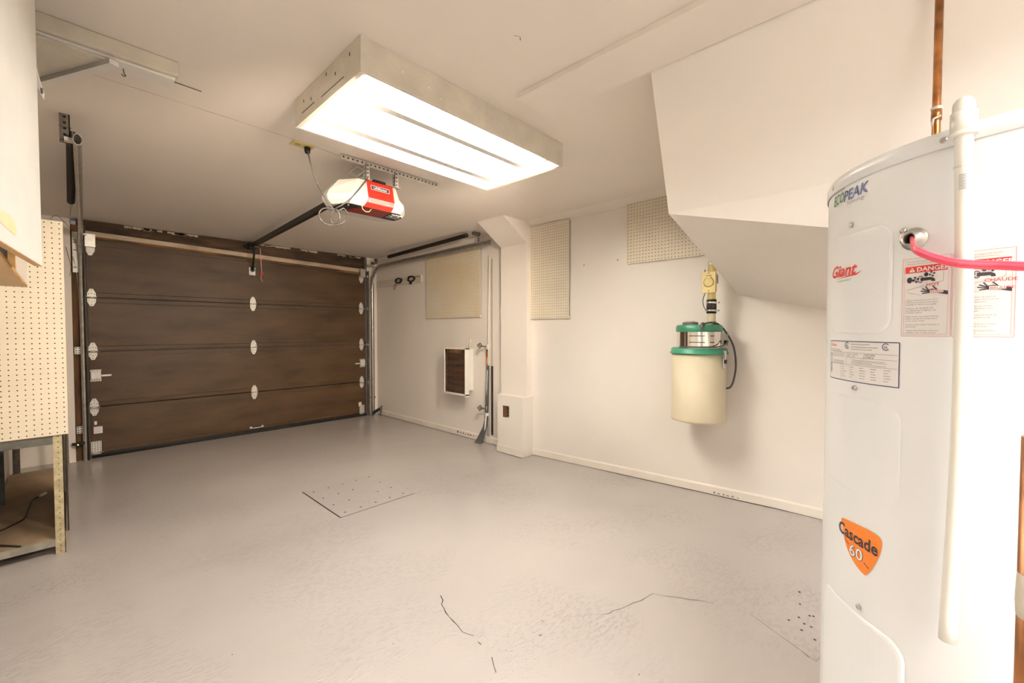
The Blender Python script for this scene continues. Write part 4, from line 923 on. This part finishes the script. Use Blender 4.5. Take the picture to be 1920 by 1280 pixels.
d.text('60', -.2560, .8120, .0290, 'inknavy', 2, off=.035, sx=1.1); d.text('60', -.2560, .8122, .0290, 'paper', 4, off=.012, sx=1.1)
d.line((-.268, .835), (-.257, .828), .0016, 'inkblk', 2); d.line((-.222, .813), (-.212, .808), .0016, 'inkblk', 2)
tag(d.build('badge', cyl, wh, .008), 'orange shield badge')
# knockout connector
mb = MB(); c = Vector(cyl(-.153, 1.362, 0)); nn = (c-Vector((HX, HY, 1.362))).normalized(); e1 = Vector((-nn.y, nn.x, 0)); e2 = Vector((0, 0, 1))
def cring(rads, m):
    v = []; f = []; n = 24
    for r_, h_ in rads:
        for i in range(n): a = 2*pi*i/n; v.append(c+nn*h_+(e1*cos(a)+e2*sin(a))*r_)
    for i in range(len(rads)-1):
        for j in range(n): a = i*n+j; b = i*n+(j+1) % n; f.append((a, b, b+n, a+n))
    mb.add(v, f, m, smooth=True)
cring([(.0175, 0), (.0175, .002), (.0135, .0022), (.0135, .008), (.011, .009), (.011, .016), (.0085, .016), (.0085, .003)], 'galv'); cring([(.0086, .0032), (.0001, .003)], 'dark'); mb.build('cable_connector', wh)
# discharge pipe in front
rp = thing('discharge_pipe', 'white plastic discharge pipe running down the front of the water heater', 'pipe', (.86, -.06, .5))
a0 = atX(1807, 235, .862); a1 = atX(1776, 1200, .862); am = atX(1807, 560, .862); am2 = atX(1797, 880, .862)
mb = MB(); mb.tube(cr([a0, am, am2, a1], 6), .0096, 'pvc', 24); mb.build('pipe_length', rp)
mb = MB(); hd_ = Vector((.93, -.085, 0))
cx_, cy_ = a0.x, a0.y
mb.tube([(cx_, cy_, 1.492), (cx_, cy_, 1.522)], .0138, 'pvc', 24); mb.tube([(cx_, cy_, 1.490), (cx_, cy_, 1.495)], .0146, 'pvc', 24)
mb.tube(cr([(cx_, cy_, 1.518), (cx_, cy_, 1.526), (cx_+.004, cy_, 1.533), (cx_+.014, cy_, 1.536), (cx_+.06, cy_-.002, 1.532)], 5), .0112, 'pvc', 24); mb.build('elbow', rp)
mb = MB(); mb.tube([(cx_+.055, cy_-.002, 1.532), (cx_+.08, cy_-.003, 1.531)], .0112, 'pvc', 20); mb.tube([(cx_+.075, cy_-.003, 1.530), (cx_+.11, cy_-.004, 1.530), (cx_+.112, cy_-.004, 1.516)], .009, 'galv', 12); mb.build('relief_valve', rp)
d = Decal()
for k in range(10): d.line((-.004, 1.415+k*.0022), (.0035, 1.415+k*.0022), .0011, 'inkgry')
d.text('3/4 IN  CPVC', .0, 1.445, .004, 'inkgry', align='CENTER')
def onpipe(u, v, l): 
    a = pi-.02-u/.0098; X_ = a0.x; Y_ = a0.y; r = .0098+.0003+l; return (X_+r*cos(a), Y_+r*sin(a), v)
d.build('pipe_print', onpipe, rp, .002)
# red wires
rw = thing('electric_wire_bundle', 'bundle of red insulated wires crossing in front of the heater', 'wire', (.85, -.05, 1.33))
wire = []
for (x, y, dd) in ((1703, 455, .875), (1715, 466, .862), (1738, 478, .85), (1765, 487, .842), (1795, 493, .835), (1830, 496, .835), (1870, 497, .835), (1920, 499, .83), (1990, 500, .83)):
    r_ = ray(x, y); k = dd/hypot(r_.x, r_.y); wire.append(_C+r_*k)
wire[0] = c+nn*.006
for i in range(3):
    off = (-.0034, 0, .0034)[i]; mb = MB(); mb.tube([p+Vector((0, 0, off if k else off*.6))+Vector((-.002*(i == 1), 0, 0)) for k, p in enumerate(cr(wire, 5))], .0026, 'pink', 10); mb.build('wire', rw)
# copper pipes
cp = thing('copper_pipe', 'tarnished copper pipe rising behind the water heater to the ceiling', 'pipe', (1.6, -.047, 1.5))
pb = atX(1755, 250, 1.60); mb = MB(); mb.tube([(1.60, pb.y, 1.30), (1.60, pb.y, CEIL)], .0088, 'copper', 20); mb.build('pipe_length', cp)
zj = atX(1756, 215, 1.60).z; mb = MB(); mb.tube([(1.60, pb.y, zj-.016), (1.60, pb.y, zj+.018)], .0108, 'copper', 20)
mb.lathe([(.0108, zj+.012), (.0122, zj+.016), (.0108, zj+.020)], (1.60, pb.y, 0), 'galvw', 20); mb.tube([(1.588, pb.y+.008, zj-.03), (1.586, pb.y+.006, zj-.014), (1.588, pb.y-.008, zj-.008)], .003, 'galvw', 6); mb.build('solder_joint', cp)
cp2 = thing('copper_pipe', 'copper pipe with whitish joint at the right edge, in front of the heater', 'pipe', (.60, -.07, .2))
pb = atX(1912, 1000, .62); mb = MB(); yy = pb.y-.012; mb.tube([(.62, yy, .075), (.62, yy, 1.12)], .013, 'copper2', 20); mb.build('pipe_length', cp2)
zz = atX(1912, 1110, .62).z; mb = MB()
mb.tube([(.62, yy, zz-.022), (.62, yy, zz-.008), (.62, yy, zz+.004), (.62, yy, zz+.02)], .0135, 'oldwhite', 16, rs=[.0132, .0140, .0138, .0132]); mb.build('painted_joint', cp2)

# ================================================================== LEFT SIDE: shelving unit, pegboard, cabinet
su = thing('shelving_unit', 'old metal shelving unit with wooden shelves along the left wall', 'shelving unit', (-.15, 4.3, 0))
SY0, SY1 = 3.36, 5.15
def leg(x, y, sx_, sy_, m1, m2, z0=0., z1=.66):
    mb = MB(); nv = int((z1-z0)/.03)
    if sy_ > 0: perf(mb, (x if sx_ > 0 else x-.038, y, z0), (1, 0, 0), (0, 0, 1), (0, 1, 0), 1, nv, (z1-z0)/nv, .0032, .003, m1, 'rust', .038)
    else: perf(mb, (x if sx_ > 0 else x-.038, y, z0), (1, 0, 0), (0, 0, 1), (0, -1, 0), 1, nv, (z1-z0)/nv, .0032, .003, m1, 'rust', .038)
    mb.box((x, y, z0), (x+sx_*.003, y+sy_*.036, z1), m2); return mb.build('leg', su, fix=False)
leg(-.012, SY0, -1, 1, 'tan', 'olive'); leg(-.312, SY0, 1, 1, 'tan', 'olive')
leg(-.318, 4.27, 1, 1, 'olive', 'olive', .08); leg(-.004, 4.27, -1, 1, 'olive', 'olive', .0)
leg(-.293, SY1, 1, -1, 'olive', 'olive'); leg(-.012, SY1, -1, -1, 'olive', 'olive')
for (a, b) in (((-.31, SY0-.002, .605), (-.05, SY0+.004, .645)), ((-.31, SY1-.004, .605), (-.012, SY1, .645)), ((-.016, SY0+.04, .605), (-.012, SY1, .645)), ((-.312, SY0, .605), (-.308, SY1, .645))): MB().box(a, b, 'olive').build('shelf_rail', su)
MB().box((-.31, SY0+.005, .645), (-.012, SY1, .66), 'shelfw').build('top_shelf', su)
MB().box((-.31, SY0+.006, .055), (-.014, 4.27, .085), 'shelfw').build('bottom_shelf', su, bevel=.002)
MB().box((-.31, 4.274, .055), (-.014, SY1-.01, .083), 'shelfw').build('bottom_shelf', su, bevel=.002)
MB().box((-.31, SY0-.003, .048), (-.05, SY0+.003, .086), 'greyrail').build('shelf_rail', su)
MB().box((-.014, SY0+.04, .03), (-.008, 4.25, .10), 'shelfw').build('side_board', su)
MB().box((-.004, SY0+.05, .10), (.003, 4.2, 1.72), 'pegb').build('side_board', su)
pb4 = thing('pegboard', 'large white pegboard on the end of the shelving unit at left', 'pegboard', (-.16, 3.34, .66))
mb = MB(); perf(mb, (-.3175, 3.345, .655), (1, 0, 0), (0, 0, 1), (0, 1, 0), 12, 43, .0268, .0031, .005, 'peg', 'pegb', .0272); mb.build('perforated_sheet', pb4)
mb = MB(); mb.box((-.31, 3.3505, 1.78), (-.02, 3.37, 1.80), 'oldwhite'); mb.box((-.03, 3.3505, .66), (-.012, 3.37, 1.78), 'oldwhite'); mb.build('mounting_batten', pb4)
def fs(x, y, z=.09): p = atZ(x, y, z); return (p.x, p.y, p.z)
ex = thing('power_cable', 'black cord with white plug lying on the bottom shelf', 'cord', fs(40, 960))
mb = MB(); mb.tube(cr([fs(-30, 1004), fs(2, 994), fs(25, 983), (fs(45, 972)), fs(53, 955), fs(60, 938), fs(74, 930)], 5), .0042, 'black', 8); mb.build('cable', ex)
mb = MB(); a, b = Vector(fs(74, 930, .095)), Vector(fs(86, 924, .097)); mb.tube([a, a+(b-a)*.4, b], .01, 'paper', 8, rs=[.006, .011, .009]); mb.build('plug', ex)
c1 = MB(); c1.tube([fs(-30, 1021), fs(0, 1022), fs(38, 1024)], .0045, 'black', 8); ob = c1.build('cut_cable'); tag(center(ob), 'short black cable end lying at the front of the bottom shelf', 'cord')

cab = thing('wall_cabinet', 'white wooden wall cabinet with its door ajar at upper left', 'cabinet', (-.2, 1.6, 1.38))
CX, CY0, CY1, CZ = -.095, .35, 2.56, 1.392
MB().box((LX, CY0, CZ), (CX, CY1, CZ+.008), 'ply', ch=.001).build('bottom_panel', cab)
MB().box((LX, CY1-.018, CZ+.008), (CX, CY1, CEIL-.005), 'white').build('end_panel', cab)
MB().box((LX, CY0, CZ+.008), (CX, CY0+.018, CEIL-.005), 'white').build('end_panel', cab)
MB().box((LX, CY0, CZ+.008), (LX+.006, CY1, CEIL-.005), 'dark').build('back_panel', cab)  # coloured dark to stand for the shade of the interior
tag(MB().box((LX+.006, CY0+.018, CZ+.008), (-.125, CY1-.018, CZ+.0095), 'dark').build('shade_sheet', cab), 'dark sheet painted as the shade inside the cabinet')  # thin added sheet, interior shade put into its colour
MB().box((-.125, CY0+.018, CZ+.008), (-.1, CY1-.018, CZ+.0115), 'edge').build('inner_rail', cab)
MB().box((LX, CY0, CEIL-.02), (CX, CY1, CEIL-.004), 'white').build('top_panel', cab)
MB().box((-.140, 2.505, CZ+.008), (-.1215, CY1-.019, CEIL-.02), 'edge').build('frame_post', cab)
MB().box((CX-.004, CY0, CZ-.0005), (CX+.0008, CY1, CZ+.0085), 'edge').build('front_edge', cab)
# door: hinged at y=.82, leaning open so its far edge stands out
sa, ca6 = sin(radians(6)), cos(radians(6))
def dp(y, off=0.): return ((-.2275+y*sa)/ca6+off*ca6, y-off*sa)
y_h, y_f = 1.18, 1.822; zb = 1.405
P = [dp(y_h), dp(y_f), dp(y_f, -.016), dp(y_h, -.016)]
mb = MB(); mb.prism([(p[0], p[1], zb) for p in P], (0, 0, CEIL-.006-zb), 'white'); dr = mb.build('door', cab, bevel=.0015)
P2 = [dp(y_h, -.0008), dp(y_f-.001, -.0008), dp(y_f-.001, -.0155), dp(y_h, -.0155)]
mb = MB(); mb.prism([(p[0], p[1], zb-.0012) for p in P2], (0, 0, .001), 'edge'); tag(mb.build('raw_edge', dr), 'bare wooden bottom edge')
def ondoor(u, v, l): p = dp(u, .0005+l); return (p[0], p[1], v)
d = Decal(); 
M['stain'] = mat('yellow_glue_stain', (.84, .68, .36), .5, col2=(.86, .80, .68), vscale=9)
d.poly([(1.30, 1.472), (1.371, 1.470), (1.438, 1.475), (1.475, 1.4745), (1.500, 1.462), (1.512, 1.448), (1.500, 1.4385), (1.47, 1.4375), (1.42, 1.4395), (1.37, 1.444), (1.30, 1.45)], 'stain', 1); d.build('stain', ondoor, dr)
# latch block on the door's far edge
mb = MB(); p = dp(y_f, .002)
mb.prism([(p[0]-.018, p[1]+.006, 1.985), (p[0]-.006, p[1]+.006, 1.992), (p[0]+.001, p[1]+.006, 1.95), (p[0]+.010, p[1]+.006, 1.905), (p[0]+.009, p[1]+.006, 1.885), (p[0]+.001, p[1]+.006, 1.90), (p[0]-.014, p[1]+.006, 1.945)], (.001, .012, 0), 'white'); tb = mb.build('turn_latch', cab, bevel=.0015)
mb = MB(); mb.tube([(p[0]+.006, p[1]+.004, 1.915), (p[0]+.007, p[1]+.002, 1.90)], .0025, 'rust', 6); mb.build('screw', tb)
# bracket arm and boards under ceiling
br = thing('ceiling_batten', 'white painted batten screwed across the ceiling beside the cabinet', 'batten', (.1, 2.12, 2.22))
MB().box((LX, 2.082, 2.206), (.327, 2.14, CEIL), 'oldwhite', ch=.003).build('upright_board', br)
MB().box((LX, 2.10, 2.195), (.318, 2.19, 2.2055), 'white', ch=.002).build('flat_board', br)
mb = MB(); mb.prism([(.135, 2.105, 2.185), (-.02, 2.43, 2.185), (LX, 2.43, 2.185), (LX, 2.105, 2.185)], (0, 0, .009), 'oldwhite'); mb.build('shelf_board', br)
mb = MB(); aa, bb = Vector((.150, 2.09, 0)), Vector((-.045, 2.49, 0)); dd_ = (bb-aa).normalized(); ns = Vector((dd_.y, -dd_.x, 0))*.022
mb.prism([tuple(aa-ns+Vector((0, 0, 2.168))), tuple(bb-ns+Vector((0, 0, 2.168))), tuple(bb+ns*.3+Vector((0, 0, 2.168))), tuple(aa+ns*.3+Vector((0, 0, 2.168)))], (0, 0, .017), 'white'); mb.build('diagonal_arm', br)
mb = MB(); mb.tube(cr([(.172, 2.15, 2.195), (.174, 2.15, 2.180), (.178, 2.15, 2.172), (.172, 2.15, 2.168), (.167, 2.15, 2.174)], 4), .0018, 'rust', 6); mb.build('screw_hook', br)
mb = MB(); mb.tube([(.318, 2.15, 2.21), (.41, 2.145, 2.206)], .0022, 'rust', 6); mb.build('long_screw', br)
ls = MB(); ls.tube(cr([(-.06, 5.55, 2.21), (-.02, 5.50, 2.235), (.03, 5.50, 2.18), (.07, 5.50, 2.12)], 5), .002, 'cord', 6)
lt_ = MB(); lt_.tube(cr([(.03, 5.59, 1.98), (.045, 5.59, 1.9), (.06, 5.59, 1.8), (.05, 5.59, 1.72)], 5), .0016, 'cord', 6)
l3 = MB(); l3.tube(cr([(.075, 5.585, 1.9), (.10, 5.632, 1.7), (.11, 5.632, 1.2), (.12, 5.632, .6), (.105, 5.632, .3)], 5), .0028, 'oldwhite', 6)
tag(center(l3.build('sensor_wire')), 'thin pale wire running down the brown post left of the garage door', 'wire')
tag(center(lt_.build('loose_wire')), 'short thin dark wire hanging on the jamb beside the pegboard', 'wire')
tag(center(ls.build('loose_wire')), 'thin wire arching above the left pegboard toward the door corner', 'wire')
